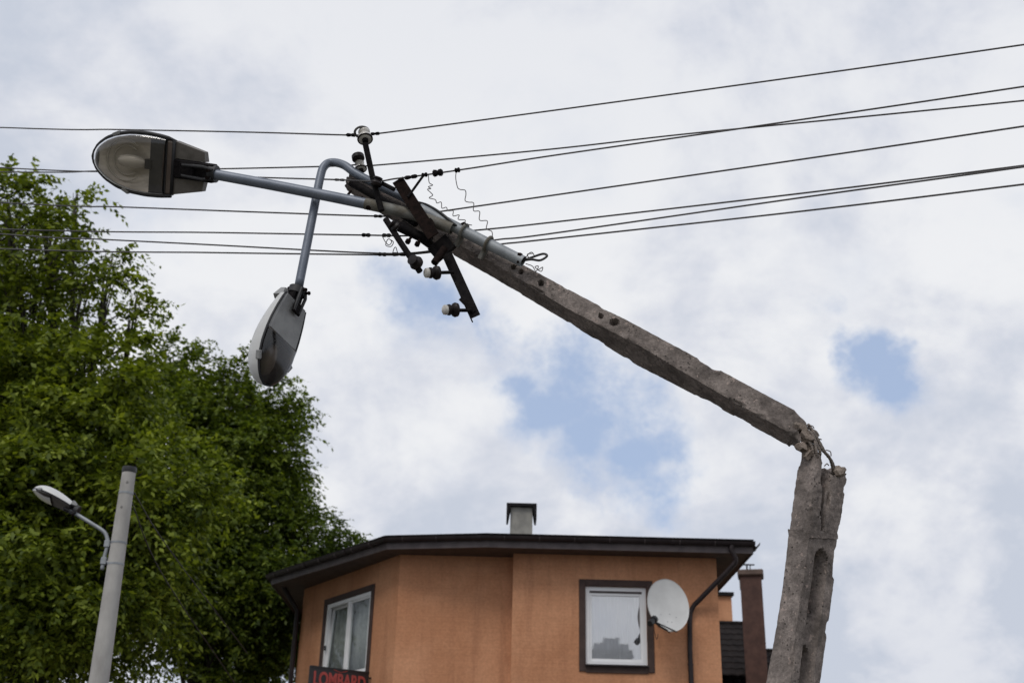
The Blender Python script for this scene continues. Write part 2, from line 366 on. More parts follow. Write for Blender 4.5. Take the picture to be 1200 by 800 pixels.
# ================================================================== setting: ground
g = MB(); g.add([(-400, -400, 0), (400, -400, 0), (400, 400, 0), (-400, 400, 0)], [(0, 1, 2, 3)])
tag(g.build('ground', MT['ground']), None, kind='structure')
g = MB(); g.add([(-400, 8.6, .004), (400, 8.6, .004), (400, 15.5, .004), (-400, 15.5, .004)], [(0, 1, 2, 3)])
tag(g.build('road', MT['asph']), None, kind='structure')
g = MB(); g.box((0, 6.6, .055), 800, 3.98, .13); g.box((0, 17.2, .055), 800, 3.38, .13)
tag(g.build('pavement', MT['pave']), None, kind='structure')
for y in (8.54+.05, 15.45):
    g = MB(); g.box((0, y-.03 if y < 10 else y+.005, .065), 400, .11, .17, None)
    tag(g.build('kerb', MT['conc']), None, kind='structure')

# ================================================================== orange house
H = empty('orange_house', (0, 22, 0), 'orange rendered two-storey house with a low dark roof and brown window surrounds', 'house')
ZW = 6.2
YF, YM = 20.1, 20.42
fl = V((.12, YF, 0)); fr = V((3.79, YF, 0)); mr = V((.12, YM, 0)); ml = V((-1.95, YM, 0)); bl = V((-4.28, 23.93, 0)); bb = V((-2.9, 30, 0)); br = V((3.79, 30, 0))
def wallframe(a, b):
    u = (b-a).normalized(); n = V((u.y, -u.x, 0));
    return u, n
def wall(a, b, openings=(), th=.32, z0=0., z1=ZW+.1, name='wall', parent=H, m=None):
    """wall from a to b (outer line, facing left of travel reversed); openings (u0,u1,z0,z1)"""
    u, n = wallframe(a, b); Ln = (b-a).length; mb = MB()
    rot = Matrix((u, n, V((0, 0, 1)))).transposed()
    def piece(ua, ub, za, zb):
        if ub-ua < .005 or zb-za < .005: return
        c = a + u*(ua+ub)/2 - n*th/2 + V((0, 0, (za+zb)/2)); mb.box(c, ub-ua, th, zb-za, rot)
    x = 0
    for (ua, ub) in sorted({(o_[0], o_[1]) for o_ in openings}):
        piece(x, ua, z0, z1); zc = z0
        for o_ in sorted(o_ for o_ in openings if o_[0] == ua): piece(ua, ub, zc, o_[2]); zc = o_[3]
        piece(ua, ub, zc, z1); x = ub
    piece(x, Ln, z0, z1)
    return mb.build(name, m or MT['stucco'], parent)

# --- window builder : frame in the wall plane, u right, n out
def window(a, b, u0, u1, z0, z1, kind, parent=H, setback=None):
    setback = setback or (.07 if kind == 'net' else .035)
    u, n = wallframe(a, b); rot = Matrix((u, n, V((0, 0, 1)))).transposed()
    def P_(uu, z, d=0.): return a + u*uu + n*d + V((0, 0, z))
    cw = (u0+u1)/2; W_ = u1-u0; Hh = z1-z0; z = V((0, 0, 1))
    fw = .075
    fr_ = MB()
    for (cu, cz, sx, sz) in ((u0+fw/2, (z0+z1)/2, fw, Hh), (u1-fw/2, (z0+z1)/2, fw, Hh), (cw, z0+fw/2, W_-2*fw, fw), (cw, z1-fw/2, W_-2*fw, fw)):
        fr_.box(P_(cu, cz, -setback), sx, .07, sz, rot)
    wn = fr_.build('window', MT['white'], parent, bevel=.004)
    # brown plaster surround
    tw = .115; tr = MB()
    for (cu, cz, sx, sz) in ((u0-tw/2, (z0+z1)/2, tw, Hh+2*tw), (u1+tw/2, (z0+z1)/2, tw, Hh+2*tw), (cw, z1+tw/2, W_, tw), (cw, z0-tw/2-.01, W_, tw+.02)):
        tr.box(P_(cu, cz, .0), sx, .05, sz, rot)
    tr.build('surround', MT['trim'], parent, bevel=.004)
    for (cu, cz, sx, sz) in ((u0+.006, (z0+z1)/2, .012, Hh-.03), (u1-.006, (z0+z1)/2, .012, Hh-.03), (cw, z0+.006, W_-.03, .012), (cw, z1-.006, W_-.03, .012)):
        ln_ = MB(); ln_.box(P_(cu, cz, -setback-.035-.12), sx, .22, sz, rot); ln_.build('lining', MT['white'], wn)
    si = MB(); si.box(P_(cw, z0-.012, .02), W_+.02, .14, .024, rot); si.build('sill', MT['gutter'], wn)
    def sash(ua, ub, za, zb, tilt=0.):
        s = MB(); w_ = .052
        hinge = P_((ua+ub)/2, za, -setback-.01)
        R3 = Matrix.Rotation(tilt, 3, u)
        def T(uu, zq, dd): return hinge + R3 @ (u*(uu-(ua+ub)/2) + z*(zq-za) + n*dd)
        rr = R3 @ rot
        for (cu, cz, sx, sz) in ((ua+w_/2, (za+zb)/2, w_, zb-za), (ub-w_/2, (za+zb)/2, w_, zb-za), ((ua+ub)/2, za+w_/2, ub-ua-2*w_, w_), ((ua+ub)/2, zb-w_/2, ub-ua-2*w_, w_)):
            s.box(T(cu, cz, .0), sx, .05, sz, rr)
        s.build('sash', MT['white'], wn, bevel=.003)
        gls = MB(); gls.box(T((ua+ub)/2, (za+zb)/2, -.004), ub-ua-2*w_+.01, .006, zb-za-2*w_+.01, rr)
        gls.build('pane', MT['glass'] if kind == 'net' else MT['glassd'], wn)
    i0, i1, j0, j1 = u0+fw-.02, u1-fw+.02, z0+fw-.02, z1-fw+.02
    if kind == 'net':
        sash(i0+.006, i1-.006, j0+.006, j1-.05)
        sh = MB(); sh.box(P_(cw, j1-.035, -setback-.01), W_-2*fw, .05, .05, rot); sh.build('shutter_box', MT['fascia'], wn)
        # little pencil-line ornament standing on the sill inside
        oz = j0+.055; or_ = MB(); od = -setback-.07
        for (ua, ub, h) in ((cw-.28, cw-.07, .10), (cw-.08, cw+.08, .24), (cw+.07, cw+.32, .15)):
            or_.tube([P_(ua, oz-.05, od), P_(ua, oz+h, od), P_(ub, oz+h, od), P_(ub, oz-.05, od)], .012, 6)
        or_.build('sill_ornament', MT['white'], wn)
    else:
        mu = cw+.02; mb2 = MB(); mb2.box(P_(mu, (z0+z1)/2, -setback+.004), .07, .07, Hh-2*fw, rot); mb2.build('mullion', MT['white'], wn)
        sash(i0+.006, mu-.02, j0+.006, j1-.004, rad(-3.4)); sash(mu+.02, i1-.006, j0+.006, j1-.004)
        hd = MB(); hd.box(P_(i0+.035, (z0+z1)/2-.1, -setback+.05), .03, .03, .09, rot); hd.build('handle', MT['black'], wn)
    # curtains : pleated sheets with thickness
    dd = -setback-(.115 if kind == 'net' else .125)
    def drape(ua, ub, mt, f, amp, ph, lean=0):
        k = 90; front = []
        for i in range(k+1):
            uu = lerp(ua, ub, i/k); ofs = amp*math.sin(f*uu+ph+1.5*math.sin(uu*5)) + amp*.5*math.sin(2.3*f*uu+ph)
            front.append((uu, ofs))
        c = MB(); c.loft([[P_(uu, zq, dd+o_) for uu, o_ in front]+[P_(uu, zq, dd+o_-.006) for uu, o_ in reversed(front)] for zq in (z0+.01, z1-.01)])
        c.build('curtain', mt, wn, smooth=True)
    if kind == 'net': drape(u0+.01, u1-.01, MT['curtain'], 44, .030, 0)
    else:
        drape(u0+.02, cw-.04, MT['curtg'], 26, .025, 1); drape(cw-.02, u1-.02, MT['curtg'], 26, .025, 2)
    return wn

# openings from where the windows stand in their walls
u_, n_ = wallframe(fl, fr)
def uz(px, py, a, b):
    u, n = wallframe(a, b); p = onplane(px, py, a, n); return (p-a).dot(u), p.z
fa, fz1 = uz(686, 686, fl, fr); fb, _ = uz(757, 686, fl, fr); _, fz0 = uz(722, 779, fl, fr)
wall(fl, fr, [(fa, fb, fz0, fz1), (fa, fb, .9, 2.4)])
window(fl, fr, fa, fb, fz0, fz1, 'net'); window(fl, fr, fa, fb, .9, 2.4, 'pair')
w1 = V((.12, YM-.002, 0)); 
wall(ml, mr)
side = MB(); side.box(((.12+.16), (YF+YM)/2+.17, (ZW+.1)/2), .30, YM-YF+.02, ZW+.1); side.build('wall', MT['stucco'], H)
la, lz1 = uz(384, 706, bl, ml); lb, lz1b = uz(436, 694, bl, ml); _, lz0 = uz(432, 787, bl, ml)
lz1 = (lz1+lz1b)/2; lz0 -= .02
wall(bl, ml, [(la, lb, lz0, lz1)]); window(bl, ml, la, lb, lz0, lz1, 'pair')
wall(bb, bl); wall(fr, br); wall(br, bb)
# dim room floor and back partition behind the windows
rm = MB(); rm.box((-.1, 23.6, 4.6), 7.2, .1, 3.4); rm.box((0, 24.6, 3.0), 6.6, 8.0, .1); rm.build('inner_wall', MT['room'], H)
# pilaster-like smooth corner quoin of the bay
# --- eaves
e0 = atZ(319, 684, ZW); e1 = atZ(456, 646, ZW); e2 = V((-.35, 19.62, ZW)); e3 = atZ(884, 644, ZW); e4 = V((e3.x+.0, 30.5, ZW)); eb = atZ(350, 722, ZW)
e3.y = 19.6; e2.y = 19.6
if e1.y > 19.95: e1.y = 19.95
ebk = e0 + (eb-e0).normalized()*8
EA = [e0, e1, e2, e3, e4, V((ebk.x, 30.5, ZW))]
EA[5] = e0 + (eb-e0)*((30.5-e0.y)/(eb.y-e0.y))
sf = MB(); sf.prism([p+V((0, 0, 0)) for p in EA], (0, 0, .02)); sf.build('soffit', MT['soffit'], H)
FH = .19
for i in range(6):
    a, b = EA[i], EA[(i+1) % 6]; d = (b-a).normalized(); n = V((d.y, -d.x, 0))
    if n.dot((a+b)/2-V((0, 25, ZW))) < 0: n = -n
    m_ = MB(); m_.box((a+b)/2+n*.014+V((0, 0, FH/2-.02)), (b-a).length+.02, .026, FH, Matrix((d, n, V((0, 0, 1)))).transposed())
    m_.build('fascia', MT['fascia'], H)
    if i in (0, 1, 2, 3, 5):
        # half-round gutter with a rolled front lip, in two lengths with a joint collar
        gt = MB(); rg = .065; cc = n*.085+V((0, 0, FH-.03))
        prof = [(-rg, 0)] + [(-rg*math.cos(t), -rg*math.sin(t)) for t in [k*math.pi/8 for k in range(1, 8)]] + [(rg, 0), (rg+.008, .012), (rg-.008, .012), (rg-.01, 0)] + [(-(rg-.008)*math.cos(t), -(rg-.008)*math.sin(t)) for t in [k*math.pi/8 for k in range(7, 0, -1)]] + [(-rg+.008, .02), (-rg, .02)]
        ext = d*.045
        rings = [[q + cc + n*x_ + V((0, 0, z_+zo)) for x_, z_ in prof] for q, zo in ((a-ext, 0), (lerp(a, b, .5), .006), (b+ext, 0))]
        gt.loft(rings); gt.build('gutter', MT['gutter'], H, smooth='auto')
        if i in (0, 1, 2):
            for t_ in ((.93,) if i == 1 else (.35, .7)):
                cl = MB(); q = lerp(a, b, t_); cl.loft([[q+d*s_+cc+n*x_*1.16+V((0, 0, z_*1.16)) for x_, z_ in prof] for s_ in (-.03, .03)])
                cl.build('gutter_joint', MT['gutter'], H)
for i in (0, 1, 2, 3):
    a, b = EA[i], EA[i+1]; d = (b-a).normalized(); n = V((d.y, -d.x, 0)); ln = (b-a).length
    if n.dot((a+b)/2-V((0, 25, ZW))) < 0: n = -n
    for k in range(int(ln/.62)):
        q = a+d*(.3+k*.62)+n*.085+V((0, 0, FH-.03)); mb = MB()
        mb.tube([q+n*(-.070*math.cos(t))+V((0, 0, -.070*math.sin(t))) for t in [math.pi*j/8 for j in range(9)]], .007, 5)
        mb.build('gutter_bracket', MT['fascia'], H)
# roof : shallow hips up to a short ridge
rf = MB(); ins = [lerp(p, V((0, 25.5, 0)), .72) for p in EA]
top = [V((p.x, p.y, ZW+.62)) for p in ins]; eav = [p+(p-V((0, 25.2, p.z))).normalized()*.04+V((0, 0, FH)) for p in EA]
rf.loft([[p-V((0, 0, .03)) for p in eav], eav, top]); rf.build('roof', MT['felt'], H)
# drip edge lying over the gutter
for i in (0, 1, 2):
    a, b = EA[i], EA[i+1]; d = (b-a).normalized(); n = V((d.y, -d.x, 0)); n = n if n.y < 0 else -n
    m_ = MB(); m_.box((a+b)/2+n*.05+V((0, 0, FH+.02)), (b-a).length+.06, .10, .012, Matrix((d, n, V((0, 0, 1)))).transposed()); m_.build('drip_edge', MT['felt'], H)
# chimney on the roof
cy = 22.6; cl_ = atY(598, 608, cy); cr_ = atY(624, 608, cy); ct = atY(611, 594, cy).z
cx = (cl_.x+cr_.x)/2; cwid = cr_.x-cl_.x
ch = MB(); ch.box((cx, cy+cwid*.4, (ct+6.2)/2), cwid, cwid*.9, ct-6.2); cho = ch.build('chimney', MT['plaster'], H, bevel=.01)
cp = MB(); cp.box((cx, cy+cwid*.4, ct+.03), cwid*1.36, cwid*1.28, .06)
for s_ in (-1, 1): cp.prism([(cx+s_*cwid*.68, cy-.14, ct), (cx+s_*cwid*.68, cy-.14, ct-.27), (cx+s_*cwid*.60, cy-.14, ct-.27), (cx+s_*cwid*.50, cy-.14, ct)], (0, cwid*1.2, 0))
cp.build('chimney_cap', MT['felt'], cho)
fsh = MB(); fsh.box((cx, cy+cwid*.4, 6.62), cwid+.05, cwid*.9+.05, .22); fsh.build('flashing', MT['galv'], cho)
# downpipes
def W(px, py, y): return atY(px, py, y)
dp = MB(); dp.tube(bez([V((3.98, 19.52, 6.33)), V((3.96, 19.53, 6.22)), W(862, 656, 19.58), W(854, 667, 19.66), W(820, 702, 19.96), W(812, 711, 20.02), W(808.5, 724, 20.04), W(808.5, 760, 20.04)], 6) + [V((W(808.5, 760, 20.04).x, 20.04, .2))], .044, 12)
dpo = dp.build('downpipe', MT['gutter'], H, smooth='auto')
for z_ in (5.2, 4.3, 3.0, 1.6):
    b_ = MB(); xx = W(808.5, 760, 20.04).x; b_.lathe((xx, 20.04, z_), (0, 0, 1), [(0, .044), (0, .052), (.035, .052), (.035, .044)], 14); b_.box((xx, 20.085, z_+.017), .02, .08, .025); b_.build('pipe_bracket', MT['gutter'], dpo)
dp = MB(); q0 = bl+V((-.10, -.02, 0)); dp.tube([EA[0]+V((.12, .3, .1)), q0+V((0, 0, 5.75)), q0+V((0, 0, 5.5)), q0+V((0, 0, .2))], .05, 12); dp.build('downpipe', MT['gutter'], H, smooth='auto')

# satellite dish
dc = W(781, 710, 19.62)
DS = empty('satellite_dish', dc+V((0, .35, 0)), 'pale round satellite dish beside the curtained window', 'satellite dish')
nrm = V((.30, -.93, .13)).normalized(); au = V((0, 0, 1)).cross(nrm).normalized(); av = nrm.cross(au)
RA, RB = .385, .455
def dpt(r, t, o_=0.): return dc + au*math.cos(t)*RA*r + av*math.sin(t)*RB*r + nrm*(.075*r*r+o_)
mb = MB(); rs = [0.001, .15, .3, .45, .6, .75, .88, .97, 1.0]
mb.loft([[dpt(r, k*2*math.pi/48) for k in range(48)] for r in rs] + [[dpt(1.02, k*2*math.pi/48, .004) for k in range(48)], [dpt(1.025, k*2*math.pi/48, -.012) for k in range(48)]] + [[dpt(r, k*2*math.pi/48, -.022) for k in range(48)] for r in rs[::-1]])
mb.build('reflector', MT['dish'], DS, smooth='auto')
lp = W(765, 727, 19.22); lowr = dc - av*RB*1.0 + nrm*.06
mb = MB(); mb.tube([lowr-nrm*.03, lerp(lowr, lp, .55)+V((0, 0, -.02)), lp], .018, 8); mb.tube([lowr+au*.12, lp], .012, 6); mb.build('feed_arm', MT['black'], DS)
mb = MB(); ldir = (dc-lp).normalized(); mb.lathe(lp-ldir*.07, ldir, [(-.05, .03), (-.05, .052), (.04, .054), (.05, .036), (.09, .038), (.10, .060), (.15, .064), (.155, .02)], 16); mb.build('feed_horn', MT['black'], DS, smooth='auto')
for du, dv in ((-.35, -.35), (-.05, -.62), (.12, -.30), (.40, -.42), (.15, -.62), (-.25, -.75)):
    mb = MB(); mb.lathe(dc+au*du*RA+av*dv*RB+nrm*.075*(du*du+dv*dv), nrm, [(0, .0), (0, .008), (.005, .008), (.007, 0)], 8); mb.build('rivet', MT['galv'], DS)

mb = MB(); mb.tube([dc-nrm*.03, dc-nrm*.14, V((dc.x-.05, 20.08, dc.z-.16))], .022, 10); mb.box((dc.x-.05, 20.085, dc.z-.16), .10, .02, .20); mb.box(dc-nrm*.06, .14, .06, .18); mb.build('wall_bracket', MT['galv'], DS)
mb = MB(); mb.tube(bez([lp, lp+V((.03, .1, -.13)), V((dc.x-.15, 19.9, dc.z-.52)), V((dc.x-.1, 20.07, dc.z-.40))], 6), .006, 6); mb.build('coaxial_cable', MT['cable'], DS, smooth=True)

# LOMBARD sign, standing off the slanted wall
uL, nL = wallframe(bl, ml)
sr = onplane(432, 787, ml+nL*.06, nL); slf = atZ(363.5, 779, sr.z)
su = (sr-slf).normalized(); sn = V((su.y, -su.x, 0)); sn = sn if sn.y < 0 else -sn
SG = empty('shop_sign', (slf+sr)/2-V((0, 0, .8)), 'dark shop sign board with red LOMBARD lettering beside the slanted wall', 'sign')
Ls = (sr-slf).length; Hs = .62
rot = Matrix((su, -sn, V((0, 0, 1)))).transposed()
mb = MB(); mb.box((slf+sr)/2-V((0, 0, Hs/2)), Ls, .05, Hs, rot); mb.build('board', MT['signb'], SG, bevel=.004)
for (o_, sx, sz) in ((V((0, 0, -.012)), Ls, .024), (V((0, 0, -Hs+.012)), Ls, .024)):
    mb = MB(); mb.box((slf+sr)/2+o_+sn*.03, sx, .014, sz, rot); mb.build('frame_strip', MT['black'], SG)
for q_ in (.1, Hs-.1): mb = MB(); mb.tube([sr-V((0, 0, q_))-sn*.02, sr-V((0, 0, q_))-nL*.12], .015, 8); mb.build('bracket', MT['black'], SG)
tcu = bpy.data.curves.new('lettering', 'FONT'); tcu.body = 'LOMBARD'; tcu.size = 1; tcu.extrude = .02; tcu.offset = .028; tcu.align_x = 'CENTER'
to = bpy.data.objects.new('tmp_text', tcu); sc.collection.objects.link(to); bpy.context.view_layer.update()
me = bpy.data.meshes.new_from_object(to.evaluated_get(bpy.context.evaluated_depsgraph_get())); bpy.data.objects.remove(to)
xs = [v.co.x for v in me.vertices]; ys = [v.co.y for v in me.vertices]; sxx = Ls*.88/(max(xs)-min(xs)); syy = .25/(max(ys)-min(ys))
base_ = (slf+sr)/2-V((0, 0, .085+.25))+sn*.028; tw0 = wloc(SG)
for v in me.vertices:
    c = v.co.copy(); v.co = base_ + su*(c.x*sxx) + V((0, 0, (c.y-min(ys))*syy)) + sn*c.z*.4 - tw0
me.materials.clear(); me.materials.append(MT['red'])
lo = bpy.data.objects.new('lettering', me); sc.collection.objects.link(lo); lo.parent = SG
mb = MB(); dg = lerp(slf, sr, .5)-V((0, 0, .03))+sn*.03
mb.tube([dg+su*-.14+V((0, 0, .0)), dg+su*-.02+V((0, 0, -.035)), dg+su*.02+V((0, 0, -.035)), dg+su*.14+V((0, 0, .0))], .006, 6); mb.build('emblem_curve', MT['red'], SG)

# ================================================================== neighbour behind, right
NB = empty('neighbour_house', (6, 29, 0), 'dark house behind the orange one with a steep blackish roof', 'house')
YN = 28.0
def N_(px, py, y=YN): return atY(px, py, y)
zl = N_(843, 717).z; zr_ = N_(900, 752).z; xl = 3.9; xm = N_(884, 740).x; xr_ = N_(1000, 760).x
a_, b_ = N_(835, 716), N_(880, 719)
XR = N_(925, 760).x
mb = MB(); mb.box(((xl+b_.x)/2+.2, YN+3.1, (zl-.05)/2), b_.x-xl+.6, 3.0, zl-.05); mb.build('upper_wall', MT['dwall'], NB)
mb = MB(); mb.box(((xl+XR)/2, YN+2.6, (zr_-1.32)/2), XR-xl-.2, 5.0, zr_-1.32); mb.build('wall', MT['dwall'], NB)
# tiled roof slopes, courses stepped
def tiled(name, p0, p1, rise, run, courses, par):
    """roof slope from eave line p0-p1 rising back; every course a lapped strip with scalloped tiles"""
    mb = MB(); u = (p1-p0); ln = u.length; u = u/ln; n = max(2, int(ln/.22))
    for c in range(courses):
        za, zb = rise*c/courses, rise*(c+1)/courses+.015; ya, yb = run*c/courses, run*(c+1)/courses+.02
        pts0, pts1 = [], []
        for i in range(n*4+1):
            t = i/(n*4)*ln; w_ = .018*abs(math.sin(math.pi*i/4))
            pts0.append(p0+u*t+V((0, ya, za+w_+.022))); pts1.append(p0+u*t+V((0, yb, zb+w_*.8)))
        low = [q-V((0, 0, .03)) for q in pts0]
        mb.loft([low, pts0, pts1], cap=False, closed=False)
    return mb.build(name, MT['tiles'], par)
tiled('roof', V((xl-.1, YN, zl-1.5)), V((b_.x+.5, YN, zl-1.5)), 1.5, 1.6, 9, NB)
tiled('roof', V((xl-.1, YN-.02, zr_-1.3)), V((XR, YN-.02, zr_-1.3)), 1.3, 1.5, 8, NB)
mb = MB(); mb.tube([V((xl-.1, YN+1.62, zl+.02)), V((b_.x+.5, YN+1.62, zl+.02))], .06, 10); mb.build('ridge_tile', MT['tiles'], NB); mb = MB(); mb.tube([V((b_.x+.5, YN+1.5, zr_+.02)), V((XR, YN+1.5, zr_+.02))], .06, 10); mb.build('ridge_tile', MT['tiles'], NB)
# chimney
c0, c1 = N_(868.5, 690, 27.6), N_(898, 690, 27.6); ctop = N_(884, 672, 27.6).z
cb_ = N_(884, 800, 27.6).z-3; wd = c1.x-c0.x
mb = MB(); ang = rad(-13); Rz = Matrix.Rotation(ang, 3, 'Z'); cc = V(((c0.x+c1.x)/2, 27.85, (ctop+cb_)/2))
mb.box(cc, wd*.84, .52, ctop-cb_, Rz)
nch = mb.build('chimney', MT['brick'], NB, bevel=.01)
mb = MB(); mb.box((cc.x, cc.y, ctop+.03), wd*1.02, .66, .15, Rz); mb.build('cap', MT['cap'], nch, bevel=.03)
mb = MB(); mb.tube([(cc.x-.08, cc.y, ctop+.1), (cc.x-.08, cc.y, ctop+.27)], .02, 8); mb.box((cc.x-.04, cc.y, ctop+.28), .30, .1, .015); mb.tube([(cc.x-.0, cc.y, ctop+.1), (cc.x-.0, cc.y, ctop+.27)], .012, 8); mb.build('flue_cowl', MT['rust'], nch)
mb = MB(); vv = Rz @ V((-wd*.42-.01, -.10, 0)); mb.box(V((cc.x, cc.y, ctop-.24))+vv, .02, .16, .22, Rz); mb.build('vent_grille', MT['plaster'], nch)
# orange gable end of another house, behind
OB = empty('far_orange_house', (4.6, 34, 0), 'small orange gable wall seen between the eave and the brown chimney', 'house')
p0, p1 = atY(836, 699, 33), atY(857, 698, 33); zb = atY(850, 716, 33).z
mb = MB(); mb.box(((p0.x+p1.x)/2-.6, 35, p1.z/2), p1.x-p0.x+1.2, 4, p1.z-.0); mb.build('wall', MT['stucco'], OB)
mb = MB(); mb.box(((p0.x+p1.x)/2-.6, 35, p1.z+.05), p1.x-p0.x+1.32, 4.2, .10); mb.build('roof', MT['felt'], OB)

# block of flats across the road behind the camera: what the window glass mirrors
BK = empty('block_of_flats', (8, -40, 0), 'grey block of flats with a raised middle, mirrored in the curtained window', 'building')
def mir(px, py):
    p = atY(px, py, 80); return V((p.x, 40.2-p.y, p.z))
def blk(px0, px1, py, yb=0, dpt_=10):
    a, b = mir(px0, py), mir(px1, py); mb = MB(); mb.box(((a.x+b.x)/2, a.y-dpt_/2-yb, a.z/2), b.x-a.x, dpt_, a.z); return mb.build('wall', MT['block'], BK), a, b
for px0, px1, py, yb in ((690, 742, 759, 0), (708, 727, 745, .5), (697, 738, 752, .3)):
    o_, a, b = blk(px0, px1, py, yb)
a, b = mir(690, 759), mir(742, 759)
for i in range(6):
    for k in range(5): mb = MB(); mb.box((lerp(a.x, b.x, (i+.5)/6), a.y+.02, a.z-1.6-2.8*k), .9, .12, 1.3); mb.build('window', MT['blockw'], BK)

# ================================================================== trees
def tree(name, label, cat_lobes, trunk, mleaf, leaf, nspray, seed, base_y, gap=-.08, tips=()):
    """lobes: (px, py, depth y, radius m, squash)"""
    rng = np.random.default_rng(seed); rnd = random.Random(seed)
    T = empty(name, V((trunk[0], trunk[1], 0)), label, 'tree', 'leafy trees behind the house')
    lobes = [(W(px, py, y), r, q) for px, py, y, r, q in cat_lobes]
    # limbs
    mb = MB(); base = V((trunk[0], trunk[1], 0)); fork = base+V((.1, .1, trunk[2]))
    mb.tube(bez([base+V((0, 0, -.2)), base+V((0, 0, .3)), lerp(base, fork, .5)+V((.1, 0, 0)), fork], 5), [trunk[3]*(1.25-.55*i/15) for i in range(16)], 12)
    tr = mb.build('trunk', MT['bark'], T, smooth=True)
    mb = MB()
    for c, r, q in lobes:
        k = lerp(fork, c, .45)+V((rnd.uniform(-.4, .4), rnd.uniform(-.4, .4), .5)); pts = bez([fork-V((0, 0, .3)), k, c-V((0, 0, .35*r))], 6)
        mb.tube(pts, [lerp(trunk[3]*.30, .02, i/(len(pts)-1)) for i in range(len(pts))], 7)
        for _ in range(6):
            dv = V((rnd.gauss(0, 1), rnd.gauss(0, 1), rnd.gauss(.25, .8))).normalized(); e_ = c+dv*r*rnd.uniform(.5, .8)
            s_ = lerp(k, c, rnd.uniform(.3, 1)); mm = lerp(s_, e_, .5)+V((0, 0, .12*r)); pp = bez([s_, mm, e_], 4)
            mb.tube(pp, [lerp(.028, .006, i/(len(pp)-1)) for i in range(len(pp))], 5)
    tipo, tipd = [], []
    for (x0, y0, x1, y1) in tips:
        yy = base_y-.3; A_, B_ = W(x0, y0, yy), W(x1, y1, yy-.2); dd_ = B_-A_; A_ = A_-dd_*.6
        pp = bez([A_, lerp(A_, B_, .55)+V((0, 0, .10*dd_.length)), B_], 6); mb.tube(pp, [lerp(.022, .004, i/(len(pp)-1)) for i in range(len(pp))], 5)
        for _ in range(34):
            t = rnd.uniform(.15, 1)**.8; p = pp[int(t*(len(pp)-1))]; q_ = .16*(1.25-t)
            tipo.append(p+V((rnd.gauss(0, q_), rnd.gauss(0, q_), rnd.gauss(0, q_*.7)))); tipd.append((dd_.normalized()+V((rnd.gauss(0, .5), rnd.gauss(0, .5), rnd.gauss(0, .4)))).normalized())
    mb.build('limb', MT['bark'], T, smooth=True)
    # sprays of leaflets
    vol = np.array([r**2.4*q for _, r, q in lobes]); vol /= vol.sum(); vs = []; K = 11
    cen = np.array([list(c) for c, _, _ in lobes]); R_ = np.array([r for _, r, _ in lobes]); Q = np.array([q for _, _, q in lobes])
    CL = 16; nc = nspray//CL; nspray = nc*CL
    idx = np.repeat(rng.choice(len(lobes), nc, p=vol), CL)
    d = rng.normal(size=(nc, 3)); d /= np.linalg.norm(d, axis=1)[:, None]; d = np.repeat(d, CL, 0)
    rr = np.repeat(rng.uniform(0.15, 1, nc)**.42, CL)
    cofs = rng.normal(size=(nspray, 3))*np.array([.27, .27, .12]); cofs[:, 2] -= .25*(cofs[:, 0]**2+cofs[:, 1]**2)/.27
    # lumpy lobe surface, clumped
    lump = 1+.22*np.sin(d[:, 0]*5+idx)*np.sin(d[:, 1]*6+idx*2)*np.sin(d[:, 2]*5+1)+.10*np.repeat(rng.normal(size=nc), CL)
    o = cen[idx]+d*(R_[idx]*rr*lump)[:, None]*np.stack([np.ones(nspray), np.ones(nspray), Q[idx]], 1)+cofs
    # thin out by 3-D noise to leave gaps and clumps
    nv = np.array([noise.noise(V(p)*.85+V((seed, 0, 0))) + .6*noise.noise(V(p)*2.1) for p in o])
    keep = nv > (gap - .12*rng.random(nspray) - np.where(rr < .72, .35, 0))
    o = o[keep]; d = d[keep]
    if tipo: o = np.concatenate([o, np.array([list(p) for p in tipo])]); d = np.concatenate([d, np.array([list(p) for p in tipd])])
    n = len(o)
    # twig direction: outward, up then drooping
    tw = d*np.array([1, 1, .5])+rng.normal(scale=.45, size=(n, 3))+np.array([0, 0, .05]); tw /= np.linalg.norm(tw, axis=1)[:, None]
    sd_ = np.cross(tw, [0, 0, 1.]); sd_ /= np.linalg.norm(sd_, axis=1)[:, None]+1e-6; upv = np.cross(sd_, tw)
    ln_ = rng.uniform(2.6, 5.2, n)*leaf
    allv = []
    for k in range(K):
        t = (k+1)/K; sg = (-1 if k % 2 else 1)
        pos = o+tw*(ln_*t)[:, None]-np.array([0, 0, 1])*(ln_*t*t*.35)[:, None]
        ld = sd_*sg*(.95 if k < K-1 else .1)+tw*.55+rng.normal(scale=.38, size=(n, 3)); ld[:, 2] -= .35; ld /= np.linalg.norm(ld, axis=1)[:, None]
        nr = upv+rng.normal(scale=.5, size=(n, 3)); wv = np.cross(ld, nr); wv /= np.linalg.norm(wv, axis=1)[:, None]+1e-6; nn = np.cross(wv, ld)
        sz = leaf*rng.uniform(.5, 1.35, n)*(1-.25*t)
        a = pos; b = pos+ld*(sz*.45)[:, None]+wv*(sz*.27)[:, None]-nn*(sz*.06)[:, None]
        c = pos+ld*sz[:, None]-np.array([0, 0, 1])*(sz*.12)[:, None]; e_ = pos+ld*(sz*.45)[:, None]-wv*(sz*.27)[:, None]-nn*(sz*.06)[:, None]
        allv.append(np.stack([a, b, c, e_], 1))
    A = np.concatenate(allv, 0); nf = len(A); A = A.reshape(-1, 3)-np.array([trunk[0], trunk[1], 0])
    me = bpy.data.meshes.new('crown'); me.vertices.add(nf*4); me.vertices.foreach_set('co', A.ravel().astype(np.float32))
    me.loops.add(nf*4); me.loops.foreach_set('vertex_index', np.arange(nf*4, dtype=np.int32))
    me.polygons.add(nf); me.polygons.foreach_set('loop_start', np.arange(0, nf*4, 4, dtype=np.int32))
